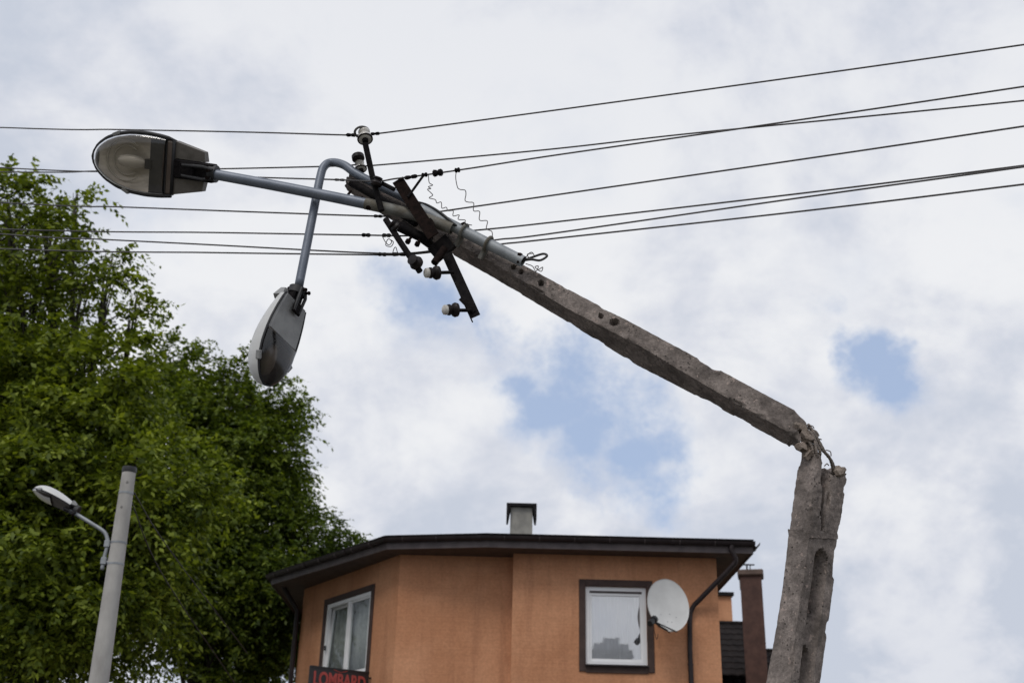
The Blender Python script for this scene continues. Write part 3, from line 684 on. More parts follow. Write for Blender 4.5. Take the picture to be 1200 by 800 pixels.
    try: me.polygons.foreach_set('loop_total', np.full(nf, 4, dtype=np.int32))
    except Exception: pass
    me.update(calc_edges=True); me.validate(); me.materials.append(mleaf)
    cr = bpy.data.objects.new('crown', me); sc.collection.objects.link(cr); cr.parent = T; cr['kind'] = 'stuff'
    print(name, nf, 'leaves')
    return T
# near big tree, left
tree('maple_tree', 'tallest bright green leafy tree, at the left edge behind the street lamp',
     [(15, 262, 21, .75, .8), (-60, 300, 21, 1.5, .9), (50, 300, 20.6, .7, .7), (10, 228, 21, .35, .5), (55, 238, 20.6, .34, .4), (88, 234, 20.4, .22, .35), (60, 268, 20.5, .3, .4), (100, 324, 20.2, .30, .5),
      (25, 368, 20.6, 1.35, .9), (74, 430, 20.2, .92, .8), (112, 396, 20, .34, .6), (122, 480, 19.8, .58, .8), (10, 460, 20, 1.9, .9), (110, 500, 20, 1.6, .9), (-80, 480, 21, 2.4, 1),
      (170, 535, 20, .85, .9), (30, 590, 20, 1.9, .9), (140, 600, 20, 1.6, .9), (200, 570, 20, 1.0, .8), (60, 690, 20.4, 1.8, .8), (-60, 640, 20.8, 2.2, 1), (120, 700, 20.4, 1.3, .7), (0, 760, 20.6, 1.3, .7), (132, 300, 20.2, .22, .4), (160, 352, 20, .3, .4), (100, 770, 21, .9, .6)],
     (-8.6, 20.6, 3.4, .30), MT['leafA'], .152, 22000, 3, 20, tips=[(40, 262, 106, 228), (0, 238, 55, 212), (45, 268, 86, 252), (95, 318, 150, 298), (105, 335, 150, 322), (130, 378, 178, 352), (140, 412, 170, 396), (0, 225, 20, 208), (70, 300, 100, 272), (150, 440, 180, 425)])
tree('ash_tree', 'rounded mid-green tree standing between the tall tree and the orange house',
     [(213, 466, 27.9, 1.05, 0.9), (203, 424, 27.9, 0.42, 0.6), (252, 476, 28, 1.31, 0.8), (307, 480, 28.2, 0.87, 0.7), (332, 470, 28.2, 0.33, 0.5), (287, 520, 28, 1.43, 0.8), (230, 546, 27.8, 1.78, 0.9), (322, 545, 28.2, 0.65, 0.7), (332, 590, 28.6, 0.54, 0.6),
      (287, 600, 28.2, 1.54, 0.9), (210, 620, 27.6, 1.90, 0.9), (270, 686, 28, 1.90, 0.8), (190, 690, 27.6, 1.55, 0.8), (296, 730, 28.4, 1.43, 0.8), (230, 731, 28, 1.19, 0.6), (276, 770, 28.4, 1.32, 0.7)],
     (-7.4, 28.2, 3.2, .27), MT['leafB'], .150, 19000, 11, 28, tips=[(190, 440, 204, 396), (205, 435, 230, 404), (245, 455, 270, 424), (275, 455, 292, 418), (305, 465, 335, 442), (318, 495, 357, 468), (320, 520, 352, 505), (320, 555, 358, 546), (315, 575, 352, 590), (315, 600, 346, 612), (180, 455, 180, 420)])
tree('young_ash_tree', 'small olive green tree top just above the left end of the house roof',
     [(355, 642, 28, .95, .9), (335, 660, 28, 1.3, .9), (380, 655, 28, .65, .7), (366, 618, 28, .35, .6), (398, 648, 28, .25, .5), (340, 700, 28, 1.4, .9), (400, 690, 28, 1.3, .9)],
     (-4.9, 28.2, 3.2, .2), MT['leafC'], .115, 6500, 23, 28.4, tips=[(378, 640, 372, 600), (392, 645, 418, 630), (350, 625, 352, 600), (385, 640, 398, 612)])

# ================================================================== grey street lamp, left
YG = 14.0
gt_ = W(151.5, 551, YG); gtilt = (W(115.5, 800, YG)-gt_); gb = gt_+gtilt*(gt_.z/(-gtilt.z))
GL = empty('street_lamp', gb, 'pale round concrete street lamp in front of the trees, one curved arm pointing left', 'street lamp')
mb = MB(); k_ = 30; mb.tube([lerp(gb, gt_, i/k_) for i in range(k_+1)], [lerp(.155, .085, i/k_) for i in range(k_+1)], 28); gp = mb.build('pole', MT['spun'], GL, smooth='auto')
ax = (gt_-gb).normalized()
mb = MB(); mb.lathe(gt_-ax*.035, ax, [(0, .088), (.03, .094), (.075, .090), (.08, .0)], 28); mb.build('pole_cap', MT['black'], GL, smooth='auto')
for (px, py) in ((148.8, 567), (142.3, 596)):
    q = W(px, py, YG); t_ = (q-gt_).dot(-ax); cpt = gt_-ax*t_; dr = (V((0, 0, CZ))-cpt); dr -= ax*dr.dot(ax); dr.normalize()
    off_ = (q-cpt); off_ -= ax*off_.dot(ax)
    sdv = ax.cross(dr); lat = max(-.05, min(.05, off_.dot(sdv))); rr_ = lerp(.085, .155, t_/ (gt_-gb).length)
    c_ = cpt+sdv*lat+dr*math.sqrt(max(rr_**2-lat**2, 0)); mb = MB(); mb.lathe(c_-dr*.02, dr, [(0, .002), (0, .014), (.022, .014), (.024, .010), (.010, .009), (.010, 0)], 12); mb.build('bolt_hole', MT['black'], gp)
for py in (636, 661, 578):
    t_ = (W(140, py, YG)-gt_).dot(-ax); c_ = gt_-ax*t_; r_ = lerp(.085, .155, t_/(gt_-gb).length)
    mb = MB(); mb.lathe(c_-ax*.012, ax, [(0, r_-.01), (0, r_+.004), (.024, r_+.004), (.024, r_-.01)], 28); mb.build('steel_band', MT['galv'], GL)
def pt(px, py, dy=0.): return W(px, py, YG-.03+dy)
mb = MB(); mb.tube(bez([pt(119.5, 667), pt(122.5, 652), pt(126, 638), pt(125.5, 630), pt(121, 622), pt(104, 611), pt(82, 597.5)], 7), .024, 10); mb.build('arm', MT['galv'], GL, smooth=True)
for a, b in ((pt(122, 657), pt(134, 661)), (pt(126, 637), pt(137, 639))):
    mb = MB(); mb.tube([a, b], .022, 8); mb.box(a, .07, .07, .09); mb.build('arm_clamp', MT['galv'], GL, bevel=.006)

def luminaire(parent, origin, ex, ey, ez, Ln, Wd, Hd, name='luminaire', style=0, label=None):
    """ex nose direction, ey width, ez out of the underside."""
    X = Matrix((ex, ey, ez)).transposed().to_4x4(); X.translation = origin
    def hw(s):      # half width along the body
        pts = [(0, .30), (.08, .36), (.25, .44), (.40, .485), (.52, .5), (.66, .485), (.78, .43), (.88, .335), (.95, .22), (.985, .12), (1.0, .0)]
        for (a, va), (b, vb) in zip(pts, pts[1:]):
            if s <= b: t = (s-a)/(b-a); return Wd*lerp(va, vb, t)
        return 0
    def sm(s):
        return (hw(max(0, s-.012))+hw(min(1, s+.012)))/2 if s < .985 else hw(s)
    s0 = .30 if style == 0 else .09
    S = [s0+(1-s0)*(1-(1-i/26)**1.6) for i in range(27)]
    def hh(s): return Hd*(.50+.50*math.sin(min(1, s/.62)*math.pi/2)) if s < .62 else Hd*math.sqrt(max(0.0, 1-((s-.62)/.385)**2.4))
    nT = 18
    sh = MB()
    outer = [[V((s*Ln, sm(s)*math.cos(t), -hh(s)*math.sin(t)**.8)) for t in [math.pi*k/nT for k in range(nT+1)]] for s in S]
    inner = [[V((s*Ln+.004, (sm(s)-.008)*math.cos(t), -(hh(s)-.008)*math.sin(t)**.8)) for t in [math.pi*k/nT for k in range(nT+1)]] for s in S[:-2]]
    sh.loft(outer, cap=False, closed=False); sh.loft(inner, cap=False, closed=False)
    # tail wings, slanting back either side of the fitter
    tails = []
    for sg in (-1, 1):
        a_, b_ = (s0+.012)*Ln, (.05 if style == 0 else .0)*Ln
        y0, y1, y2 = sg*hw(s0)*.97, sg*Wd*.16, sg*hw(s0)*.70
        za, zb_ = (-.004, -Hd*.16) if style == 0 else (-.02, -Hd*.30)
        tw_ = MB(); tw_.add([(a_, y0, za), (a_, y1, za), (b_-.01, y1, zb_), (b_, y2, zb_), (a_, y0*.97, -Hd*.60), (a_, y1, -Hd*.78), (b_-.01, y1, -Hd*.55), (b_, y2, -Hd*.50)],
               [(0, 1, 2, 3), (4, 7, 6, 5), (0, 3, 7, 4), (3, 2, 6, 7), (2, 1, 5, 6), (0, 4, 5, 1)]); tails.append(tw_)
    lum = sh.build(name, MT['alu' if style == 0 else 'dish'], parent, smooth='auto', xf=X, label=label)
    for tw_ in tails: tw_.build('tail_plate', MT['alud' if style == 0 else 'alu'], lum, xf=X)
    rim = MB(); rp = [V((s*Ln, sm(s), .002)) for s in S]+[V((s*Ln, -sm(s), .002)) for s in S[::-1][1:]]+[V((s0*Ln, sm(s0)*.9, .002))]
    rim.tube(rp, .014 if style == 0 else .008, 8); rim.build('rim', MT['rim'], lum, smooth=True, xf=X)
    cut = .36 if style == 0 else .53
    g0, g1 = (s0+.008, .345) if style == 0 else (s0, .50)
    rc0 = .51 if style == 0 else cut
    # rear gear cover : two stepped leaves and a dark transverse band
    rc = MB()
    ss = [lerp(g0, g1, t) for t in (0, .3, .7, 1)]
    rc.loft([[V((s*Ln, sm(s)*y-(.0), .004+(.010 if abs(y) < .9 else 0))) for y in (-.95, -.88, -.3, 0, .3, .88, .95)] for s in ss]+[[V((ss[-1]*Ln, sm(ss[-1])*y, -.02)) for y in (-.95, -.88, -.3, 0, .3, .88, .95)]], cap=False, closed=False)
    rc.build('gear_cover', MT['alu' if style == 2 else 'alud' if style else 'panel'], lum, xf=X)
    bd = MB(); bd.loft([[V((s*Ln+dx, sm(s)*y*.96, .012)) for y in (-1, -.6, 0, .6, 1)] for s, dx in ((g1+.004, 0), (cut-.008, 0))]+[[V(((cut-.008)*Ln, sm(cut)*y*.96, -.03)) for y in (-1, -.6, 0, .6, 1)]], cap=False, closed=False)
    if style == 0:
        gp_ = MB(); gp_.loft([[V((s*Ln, sm(s)*y*.93, -.012)) for y in (-1, -.5, 0, .5, 1)] for s in (.365, .43, .51)]+[[V((.512*Ln, sm(.51)*y*.93, -.06)) for y in (-1, -.5, 0, .5, 1)]], cap=False, closed=False)
        gp_.build('gear_plate', MT['gplate'], lum, xf=X)
    bd.build('gear_tray_lip', MT['rim'] if style == 0 else MT['alud'], lum, xf=X)
    # reflector cavity
    rf_ = MB(); SS = [rc0+.005+(.96-rc0)*(1-(1-i/14)**1.5) for i in range(15)]
    def rdep(s): return max(.0, Hd*.62*math.sin(math.pi*min(1, max(0.02, (s-rc0+.06)/(1.04-rc0))))**.6)
    rf_.loft([[V((s*Ln, sm(s)*.93*math.cos(t), -.004-rdep(s)*math.sin(t))) for t in [math.pi*k/20 for k in range(21)]] for s in SS], cap=False, closed=False)
    rf_.build('reflector', MT['refl'] if style == 0 else MT['panel'], lum, smooth=True, xf=X)
    if style == 0:
        for k_, (sc1, dz) in enumerate(((.80, .55), (.58, .80))):
            rb = MB(); rb.tube([V((lerp(rc0+.03, .95, .5+.5*math.cos(t)*sc1)*Ln-.0, .86*sc1*hw(.66)*math.sin(t), -.006-Hd*.62*dz*.78)) for t in [-2.3+4.6*k/30 for k in range(31)]], .006, 6)
            rb.build('reflector_streak', MT['bulb'], lum, smooth=True, xf=X)  # pale tubes paint in the bright highlight streaks of the reflector
    lb = MB(); lb.lathe(V(((rc0+.02)*Ln, 0, -Hd*.22)), V((1, 0, 0)), [(0, .0), (0, .022), (.04, .024), (.05, .034), (.10, .047), (.17, .050), (.22, .038), (.245, .012), (.25, 0)], 16)
    lb.build('bulb', MT['bulb'], lum, smooth=True, xf=X)
    lh = MB(); lh.box(((rc0+.01)*Ln, 0, -Hd*.22), .05, .07, .07); lh.build('bulb_holder', MT['rim'], lum, xf=X)
    bw = MB(); SB = [cut+(.985-cut)*(1-(1-i/18)**1.7) for i in range(19)]
    def bd_(s): q = (s-cut)/(1-cut); return (Wd*.17)*(math.sin(math.pi*min(1, .18+q*.82))**.7)*(1 if q < .5 else 1)
    bw.loft([[V((s*Ln, sm(s)*.955*math.cos(t), .006+bd_(s)*math.sin(t)**.75)) for t in [math.pi*k/20 for k in range(21)]] for s in SB], cap=False, closed=False)
    # flat front wall of the bowl against the gear cover
    bw.add([V((cut*Ln, sm(cut)*.955*math.cos(t), .006+bd_(cut)*math.sin(t)**.75)) for t in [math.pi*k/20 for k in range(21)]], [list(range(21))])
    bw.build('bowl', MT['bowl' if style == 0 else 'bowl2'], lum, smooth='auto', xf=X)
    for s_, sg in ((.70, 1), (.80, -1)):
        lt = MB(); lt.box((s_*Ln, sg*sm(s_)*1.03, 0), .06, .025, .035, Matrix.Rotation(-sg*.45, 3, 'Z')); lt.build('latch', MT['alu'], lum, bevel=.004, xf=X)
    # fitter
    ft = MB(); ft.box((.12*Ln, 0, -.03), .34*Ln, Wd*.30, .085); ft.box((-.02*Ln, 0, -.02), .10*Ln, Wd*.17, .11); ft.box((.16*Ln, 0, .035), .12*Ln, Wd*.26, .02)
    ft.build('fitter', MT['iron'], lum, bevel=.008, xf=X)
    ft = MB()
    for sg in (-1, 1):
        ft.tube([(.20*Ln, sg*Wd*.085, .038), (.02*Ln, sg*Wd*.10, .042), (-.055*Ln, sg*Wd*.07, .03)], .012, 8)
    ft.lathe((-.07*Ln, 0, -.02), (1, 0, 0), [(0, .045), (0, .062), (.05, .062), (.05, .045)], 18)
    ft.build('fitter_strap', MT['rim'], lum, smooth='auto', xf=X)
    for x_, y_ in ((-.035*Ln, Wd*.06), (-.035*Ln, -Wd*.06)):
        bo = MB(); bo.lathe((x_, y_, .03), (0, 0, 1), [(0, .009), (.03, .009), (.03, .014), (.042, .014), (.042, 0)], 6); bo.build('bolt', MT['rust'], lum, xf=X)
    return lum

def camframe(p):
    v = (p-V((0, 0, CZ))).normalized(); r = (RT-v*RT.dot(v)).normalized(); u = (UP-v*UP.dot(v)).normalized(); return r, u, -v
# lamp head on the grey street lamp
o_ = pt(85, 597); r_, u_3, b_3 = camframe(o_)
nose = pt(40, 574.5); ex = (nose-o_).normalized(); ez = (-u_3*.80+b_3*.50-r_*.25); ez = (ez-ex*ez.dot(ex)).normalized(); ey = ez.cross(ex)
luminaire(GL, o_-ex*.03, ex, ey, ez, (nose-o_).length+.05, .26, .13, style=1)
# service cable sloping down from its top
for (a, c, b, lab) in (((158, 573), (196, 640), (290, 765), 'thin black service cable sloping right from the pale concrete lamp post'), ((156, 585), (190, 672), (275, 800), 'second, lower black cable hanging right of the pale concrete lamp post')):
    pA = W(*a, 14.0); pB = W(*c, 15.6); pC = W(*b, 19.0); mb = MB(); mb.tube(bez([gt_-ax*((W(*a, 14)-gt_).dot(-ax))+V((.07, 0, 0)), pB, pC], 12), .008, 6)
    tag(mb.build('service_cable', MT['cable'], None, smooth=True), lab, 'cable', 'cables from the pale lamp post')

# ================================================================== the broken pole
BP = empty('broken_street_lamp_pole', atY(925, 1300, 6.45).xyz*0 + V((1.55, 6.5, 0)), 'snapped concrete lighting pole, its upper part bent over left above the orange house', 'street lamp')
# -- stump stations (left edge, ridge, right edge, back)
def st(l, c, r, y=6.42, dl=.12, dr=.17):
    A, B, C_ = W(*l, y+dl), W(*c, y), W(*r, y+dr); return [A, B, C_, A+C_-B]
s800 = st((897, 800), (926, 801), (961, 802)); s737 = st((909, 737), (932, 738), (970, 739)); s676 = st((918, 676), (942, 677), (978, 677)); s625 = st((924, 622), (948.5, 623), (981.5, 625))
low = [p+(p-q)*3.2 for p, q in zip(s800, s737)]
low = [V((p.x, p.y, -.3)) for p in [s800[i]+(s800[i]-s676[i])*((s800[i].z+.3)/(s676[i].z-s800[i].z)) for i in range(4)]]
tot_ = None
def slotmod(j, u, s_, p, nrm, A, B):
    # recess between the flanges on the wide face (ridge->right), and on the opposite face
    if j in (1, 3):
        z_ = p.z; lat = abs(u-(.50 if j == 1 else .5)); half = .225
        top_ = s625[1].z-.085
        # arched head
        if z_ < top_ and z_ > .9:
            k = min(1, (top_-z_)/.05); h_ = half*math.sqrt(max(0, 1-(1-k)**2))
            if lat < h_: p = p - nrm*(.035 if j == 1 else .012)*min(1, (h_-lat)/.04)
            q_ = (top_-z_) % .56                                # deep oval openings one under the other
            hw_ = .17*math.sqrt(max(0., 1-(max(0., abs(q_-.20)-.13)/.07)**2)) if abs(q_-.20) < .20 else 0
            if lat < hw_ and j == 1: p = p - nrm*.075*min(1, (hw_-lat)/.03)
    return p
shaft = MB()
rough_shaft(shaft, [low, s800, s737, s676, s625], 230, 14, 26, .003, .03, slotmod, (0, 0), 1)
# two legs above the open slot
s530 = st((937.5, 526), (957, 528), (991, 530)); 
def part_of(S_, f0, f1):
    A, B, C_, D_ = S_; d = C_-B; return [A+d*f0, B+d*f0, B+d*f1, A+d*f1]
mid58 = [lerp(a, b, .35) for a, b in zip(s625, s530)]
f5 = [lerp(a, b, 1) for a, b in zip(s625, s530)]
rough_shaft(shaft, [part_of([p-V((0, 0, .03)) for p in s625], 0, .40), part_of(mid58, 0, .33), part_of(f5, 0, .31)], 60, 12, 10, .006, .05, None, (0, .09), 2)
r0_ = [p-V((0, 0, .03)) for p in s625]; s549 = st((938, 543), (956, 547), (993, 552)); 
rough_shaft(shaft, [part_of(r0_, .46, .93), part_of([lerp(a, b, .22) for a, b in zip(s625, s549)], .48, 1.05), part_of(s549, .52, 1.03)], 50, 12, 10, .005, .04, None, (0, .035), 3)
# thin web left between the legs and the sill bar under them
web = part_of([lerp(a, b, -.02) for a, b in zip(s625, s549)], .3, .7); web1 = part_of([lerp(a, b, .90) for a, b in zip(s625, s549)], .28, .66)
def inset(q):
    a = lerp(q[1], q[0], .55); b = lerp(q[2], q[3], .55); c = lerp(q[2], q[3], .85); d = lerp(q[1], q[0], .85); return [d, a, b, c]
rough_shaft(shaft, [inset(web), inset(web1)], 30, 5, 8, .004, .02, None, (0, .05), 4)
ba = [p+V((0, 0, .012)) for p in s625]; ctr = sum(ba, V())/4
rough_shaft(shaft, [[ctr+(p-ctr)*1.03-V((0, 0, .045)) for p in ba], [ctr+(p-ctr)*1.03+V((0, 0, .0)) for p in ba]], 6, 14, 20, .005, .01, None, (0, 0), 5)
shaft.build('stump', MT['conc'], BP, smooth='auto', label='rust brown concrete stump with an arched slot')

# -- bent upper shaft : stations along the picture
def upst(top, rdg, low_, y, d1=.03, d2=.26):
    A, B, C_ = W(*top, y+d1), W(*rdg, y), W(*low_, y+d2); return [A, B, C_, A+C_-B]
UPS = [upst((951, 499), (938, 519), (936, 531), 6.44, .03, .18), upst((931, 480), (922, 505), (916, 518.5), 6.46), upst((836, 429), (834, 455.5), (832, 472.5), 6.55), upst((756, 386), (751, 406), (746, 428), 6.63), upst((665, 338), (660, 359), (655, 371.5), 6.71),
       upst((588, 296), (578, 308), (572, 322), 6.79), upst((500, 245), (490, 262), (486, 274), 6.88), upst((444, 212), (434, 229), (428, 240), 6.94), upst((412, 199), (404, 212), (402, 220), 6.98, .03, .15)]
holes_px = [(602, 313), (610.5, 318.5), (634, 331.5), (704, 370), (718, 377.5), (722, 377)]
holes3 = []
for hx, hy in holes_px:
    holes3.append(ray(hx, hy).normalized())
def pits(j, u, s_, p, nrm, A, B):
    if j == 0:
        dv = (p-V((0, 0, CZ))); L_ = dv.length; dv = dv/L_
        for i, h in enumerate(holes3):
            rr_ = (dv-h).length*L_; R_ = (.016, .017, .019, .017, .021, .02, .010, .010, .012)[i]
            if rr_ < R_: p = p - nrm*.045*(1 if rr_ < R_*.65 else .6)
    if j == 3 or j == 0:
        # spalled notch on the top arris
        q = ray(829, 427).normalized(); dv = (p-V((0, 0, CZ))); L_ = dv.length; rr_ = (dv/L_-q).length*L_
        if rr_ < .075: p = p - (A-B if j == 0 else (B-A)).normalized()*.022*(1-(rr_/.075)**3)
    return p
us = MB(); rough_shaft(us, UPS, 470, 20, 16, .0028, .030, pits, (.07, .03), 9)
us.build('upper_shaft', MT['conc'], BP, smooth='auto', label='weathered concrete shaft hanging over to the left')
# spalled lumps at the break
def lump(c, r, sd_, m, par, name, sq=(1, 1, 1)):
    bm = bmesh.new(); bmesh.ops.create_icosphere(bm, subdivisions=2, radius=r)
    mb = MB()
    for v in bm.verts:
        k = 1+.9*noise.noise(v.co*(1.1/r)+V((sd_, 0, 0))); q_ = r*.42; v.co = V([round(c_/q_)*q_*.75+c_*.25 for c_ in v.co*k])
    mb.v = [v.co+c for v in bm.verts]; mb.f = [[v.index for v in f.verts] for f in bm.faces]; bm.free()
    return mb.build(name, m, par, label=None)
for i, (px, py, y, r) in enumerate(((945, 512, 6.48, .055), (936, 500, 6.50, .050), (950, 525, 6.50, .045), (941, 524, 6.47, .045), (954, 514, 6.52, .038), (955, 534, 6.50, .04), (946, 533, 6.46, .038), (984, 553, 6.56, .045))):
    lump(W(px, py, y), r*.8, i*3.3, MT['concd'], BP, 'concrete_fragment', (1, .9, 1))
# bent reinforcing bars
for i, pts in enumerate([
        [(944, 503, 6.5), (952, 509, 6.47), (957, 520, 6.46), (961, 530, 6.46), (958, 545, 6.5)],
        [(947, 497, 6.52), (956, 510, 6.48), (964, 527, 6.48), (972, 536, 6.5), (976, 550, 6.55), (976, 562, 6.58)],
        [(940, 508, 6.48), (950, 520, 6.45), (953, 532, 6.45), (951, 545, 6.49)],
        [(948, 500, 6.56), (958, 514, 6.54), (967, 530, 6.55), (975, 541, 6.58), (980, 556, 6.62)],
        [(951, 505, 6.50), (956, 524, 6.44), (957, 534, 6.44), (956, 550, 6.5)]]):
    mb = MB(); pp = bez([W(*q) for q in pts], 8); mb.tube(pp, [.0085+.0018*(k % 2) for k in range(len(pp))], 7); mb.build('rebar', MT['steel'], BP)
for i, pts in enumerate([[(950, 503, 6.5), (956, 506, 6.5), (959, 511, 6.5)], [(955, 514, 6.48), (960, 514, 6.5), (963, 515, 6.5)], [(968, 527, 6.5), (973, 529, 6.5), (974, 534, 6.5)], [(946, 498, 6.5), (952, 499, 6.5), (954, 502, 6.5)], [(971, 545, 6.55), (969, 543, 6.5), (966, 546, 6.5)]]):
    mb = MB(); mb.tube(bez([W(*q) for q in pts], 5), .0035 if i != 0 else .009, 5); mb.build('tie_wire', MT['steel'], BP)

# -- main lamp arm and strapped pipe
def Yp(px): return 6.98-.52*(px-404)/(940-404)       # depth of the shaft's near ridge at picture column px
arm = [(252, 204.5, 6.90), (330, 219, 6.86), (420, 237, 6.82), (470, 248, 6.79), (500, 257, 6.755), (530, 268, 6.74)]
mb = MB(); pp = bez([W(*q) for q in arm], 8); n_a = len(pp); mb.tube(pp[:int(n_a*.42)+1], [.0375+.003*i/n_a for i in range(int(n_a*.42)+1)], 20, cap=False); mb.build('lamp_arm', MT['paint'], BP, smooth=True, label='long straight grey lamp arm')
mb = MB(); mb.tube(pp[int(n_a*.42):], .0405, 20, cap=False); mb.build('lamp_arm', MT['galvold'], BP, smooth=True, label='rust stained end of the lamp arm')
pa, pb = W(492, 245, 6.80), W(613, 306.5, 6.70); pd = (pb-pa).normalized()
mb = MB(); a1 = pd.orthogonal().normalized(); a2 = pd.cross(a1)
def rg(c, r): return [c+(a1*math.cos(k*2*math.pi/24)+a2*math.sin(k*2*math.pi/24))*r for k in range(24)]
mb.loft([rg(lerp(pa, pb, i/12), .040) for i in range(13)]+[rg(pb, .034), rg(pb-pd*.3, .034)], cap=True); mb.build('support_pipe', MT['galv'], BP, smooth='auto', label='galvanised pipe strapped to the shaft, open at its lower end')
for px, py in ((543, 271), (573, 286.5)):
    t_ = (W(px, py, 6.75)-pa).dot(pd); c = pa+pd*t_
    mb = MB(); mb.ring(c, pd, .050, .011, 28, 8); r_, u_4, b_4 = camframe(c)
    dn = (-u_4*.9-r_*.45+pd*0).normalized(); dn = (dn-pd*dn.dot(pd)).normalized()
    mb.box(c+dn*.072-b_4*.03, .026, .09, .06, Matrix((pd, dn, pd.cross(dn))).transposed()); mb.build('pipe_clamp', MT['galvold'], BP, smooth='auto')
# second arm curving over the tip
mb = MB(); a2p = [(482, 236, 6.86), (445, 218, 6.88), (418, 204, 6.92), (403, 193.5, 6.96), (389, 190.5, 7.0), (380, 195, 6.98), (375, 209, 6.96), (366, 255, 6.93), (350, 336, 6.9)]
pp = bez([W(*q) for q in a2p], 10); mb.tube(pp, .031, 18); mb.build('lamp_arm', MT['paint'], BP, smooth=True, label='short grey lamp arm curving over the tip and down')
# luminaires
o1 = W(243, 203, 6.90); r_, u_5, b_5 = camframe(o1); nose = W(109.5, 183, 6.98)
ex = (nose-o1).normalized(); ez = b_5*.97-u_5*.10-r_*.05; ez = (ez-ex*ez.dot(ex)).normalized(); ey = ez.cross(ex)
luminaire(BP, o1-ex*.0, ex, ey, ez, (nose-o1).length, .445, .17, label='grey lamp head seen from underneath with dirty clear bowl')
o2 = W(349.5, 345, 6.9); r_, u_6, b_6 = camframe(o2); nose = W(309.5, 450, 6.86)
ex = (nose-o2).normalized(); side_ = r_*.80+u_6*.25; ez = side_*.92+b_6*.36; ez = (ez-ex*ez.dot(ex)).normalized(); ey = ez.cross(ex)
luminaire(BP, o2, ex, ey, ez, (nose-o2).length, .36, .17, style=2, label='lamp head hanging nose down with a pale dome')

# -- steelwork
def bar(pts, wdt, th, name, m, lab=None, fl=True):
    """angle iron: two flanges along a polyline"""
    P_ = [W(*q) for q in pts]; ax_ = (P_[-1]-P_[0]).normalized(); r_, u_, b_ = camframe(P_[0]); side = ax_.cross(b_).normalized(); b2 = side.cross(ax_)
    mb = MB(); c = (P_[0]+P_[-1])/2; ln = (P_[-1]-P_[0]).length; rot_ = Matrix((ax_, side, b2)).transposed()
    mb.box(c, ln, wdt, th, rot_)
    if fl: mb.box(c+side*(wdt/2-th/2)-b2*(wdt*.4), ln, th, wdt*.8-.004, rot_)
    return mb.build(name, m, BP, bevel=.0015, label=lab)
bar([(466, 211, 6.74), (508, 277, 6.66)], .085, .010, 'crossarm', MT['rust'], 'short dark angle iron across the arm')
bar([(517, 283, 6.80), (557, 371, 6.72)], .072, .009, 'crossarm', MT['iron'], 'long dark angle iron hanging under the shaft')
bar([(512, 284, 6.80), (524, 298, 6.80)], .16, .04, 'bracket_plate', MT['iron'], fl=False)
bar([(540, 350, 6.74), (556, 366, 6.725)], .03, .03, 'gusset', MT['iron'], fl=False)
def rod(pts, r, name='insulator_rod', m='iron', smooth=True):
    mb = MB(); mb.tube([W(*q) for q in pts], r, 10); return mb.build(name, MT[m], BP, smooth='auto')
rod([(428, 168, 6.70), (436, 205, 6.74), (447, 247, 6.76)], .021)
rod([(452, 257, 6.72), (470, 285, 6.69), (492, 318, 6.66)], .022)
rod([(412, 214, 6.93), (440, 230, 6.86), (488, 262, 6.80)], .030, 'mounting_bar')
rod([(470, 262, 6.80), (520, 298, 6.82)], .030, 'mounting_bar')
rod([(460, 262, 6.78), (505, 283, 6.80)], .035, 'mounting_bar')
rod([(521, 291, 6.72), (509, 308, 6.68)], .026, 'bracket_stub', 'rust')
rod([(532, 319, 6.74), (514, 319.5, 6.71)], .012); rod([(553, 363.5, 6.71), (535, 363.5, 6.69)], .012)
for a, b in (((411, 224, 6.9), (405, 232, 6.85)), ((424, 231, 6.88), (421, 239, 6.83)), ((484, 275, 6.8), (478, 283, 6.76)), ((494, 277, 6.8), (489, 286, 6.76)), ((547, 273, 6.75), (543, 263, 6.74)), ((607, 308, 6.68), (609, 299, 6.68)), ((436, 236, 6.85), (432, 243, 6.8))):
    mb = MB(); A_, B_ = W(*a), W(*b); mb.tube([A_, B_], .010, 8); dd_ = (B_-A_).normalized(); mb.lathe(B_-dd_*.012, dd_, [(0, 0), (0, .02), (.022, .02), (.022, 0)], 6); mb.build('bolt', MT['rust'], BP)
def insulator(c, axis, s_, tone, lab=None):
    """pin insulator: skirt, waist and knob"""
    axis = V(axis).normalized()
    if tone == 'white':
        mb = MB(); mb.lathe(c, axis, [(0, 0), (0, .030*s_), (.004*s_, .058*s_), (.018*s_, .064*s_), (.040*s_, .060*s_), (.058*s_, .044*s_), (.066*s_, .036*s_), (.078*s_, .038*s_), (.088*s_, .050*s_), (.105*s_, .052*s_), (.125*s_, .044*s_), (.138*s_, .02*s_), (.142*s_, 0)], 24)
        o = mb.build('insulator', MT['porc'], BP, smooth=True, label=lab)
        mb = MB(); mb.ring(c+axis*.010*s_, axis, .061*s_, .008*s_, 28, 8); mb.build('skirt_edge', MT['brownp'], o, smooth=True)
        mb = MB(); mb.lathe(c-axis*.03*s_, axis, [(0, 0), (0, .026*s_), (.036*s_, .028*s_), (.036*s_, 0)], 16); mb.build('pin_cap', MT['iron'], o)
    else:
        mb = MB(); mb.lathe(c, axis, [(0, 0), (0, .028*s_), (.006*s_, .052*s_), (.028*s_, .058*s_), (.045*s_, .050*s_), (.055*s_, .034*s_), (.062*s_, .034*s_), (.070*s_, .044*s_), (.085*s_, .044*s_), (.092*s_, 0)], 24)
        o = mb.build('insulator', MT['brownp'], BP, smooth='auto', label=lab)
        if tone == 'mixed':
            mb = MB(); mb.lathe(c+axis*.090*s_, axis, [(0, 0), (0, .034*s_), (.012*s_, .040*s_), (.030*s_, .038*s_), (.040*s_, .024*s_), (.044*s_, 0)], 20); mb.build('knob', MT['porc'], o, smooth='auto')
    return o
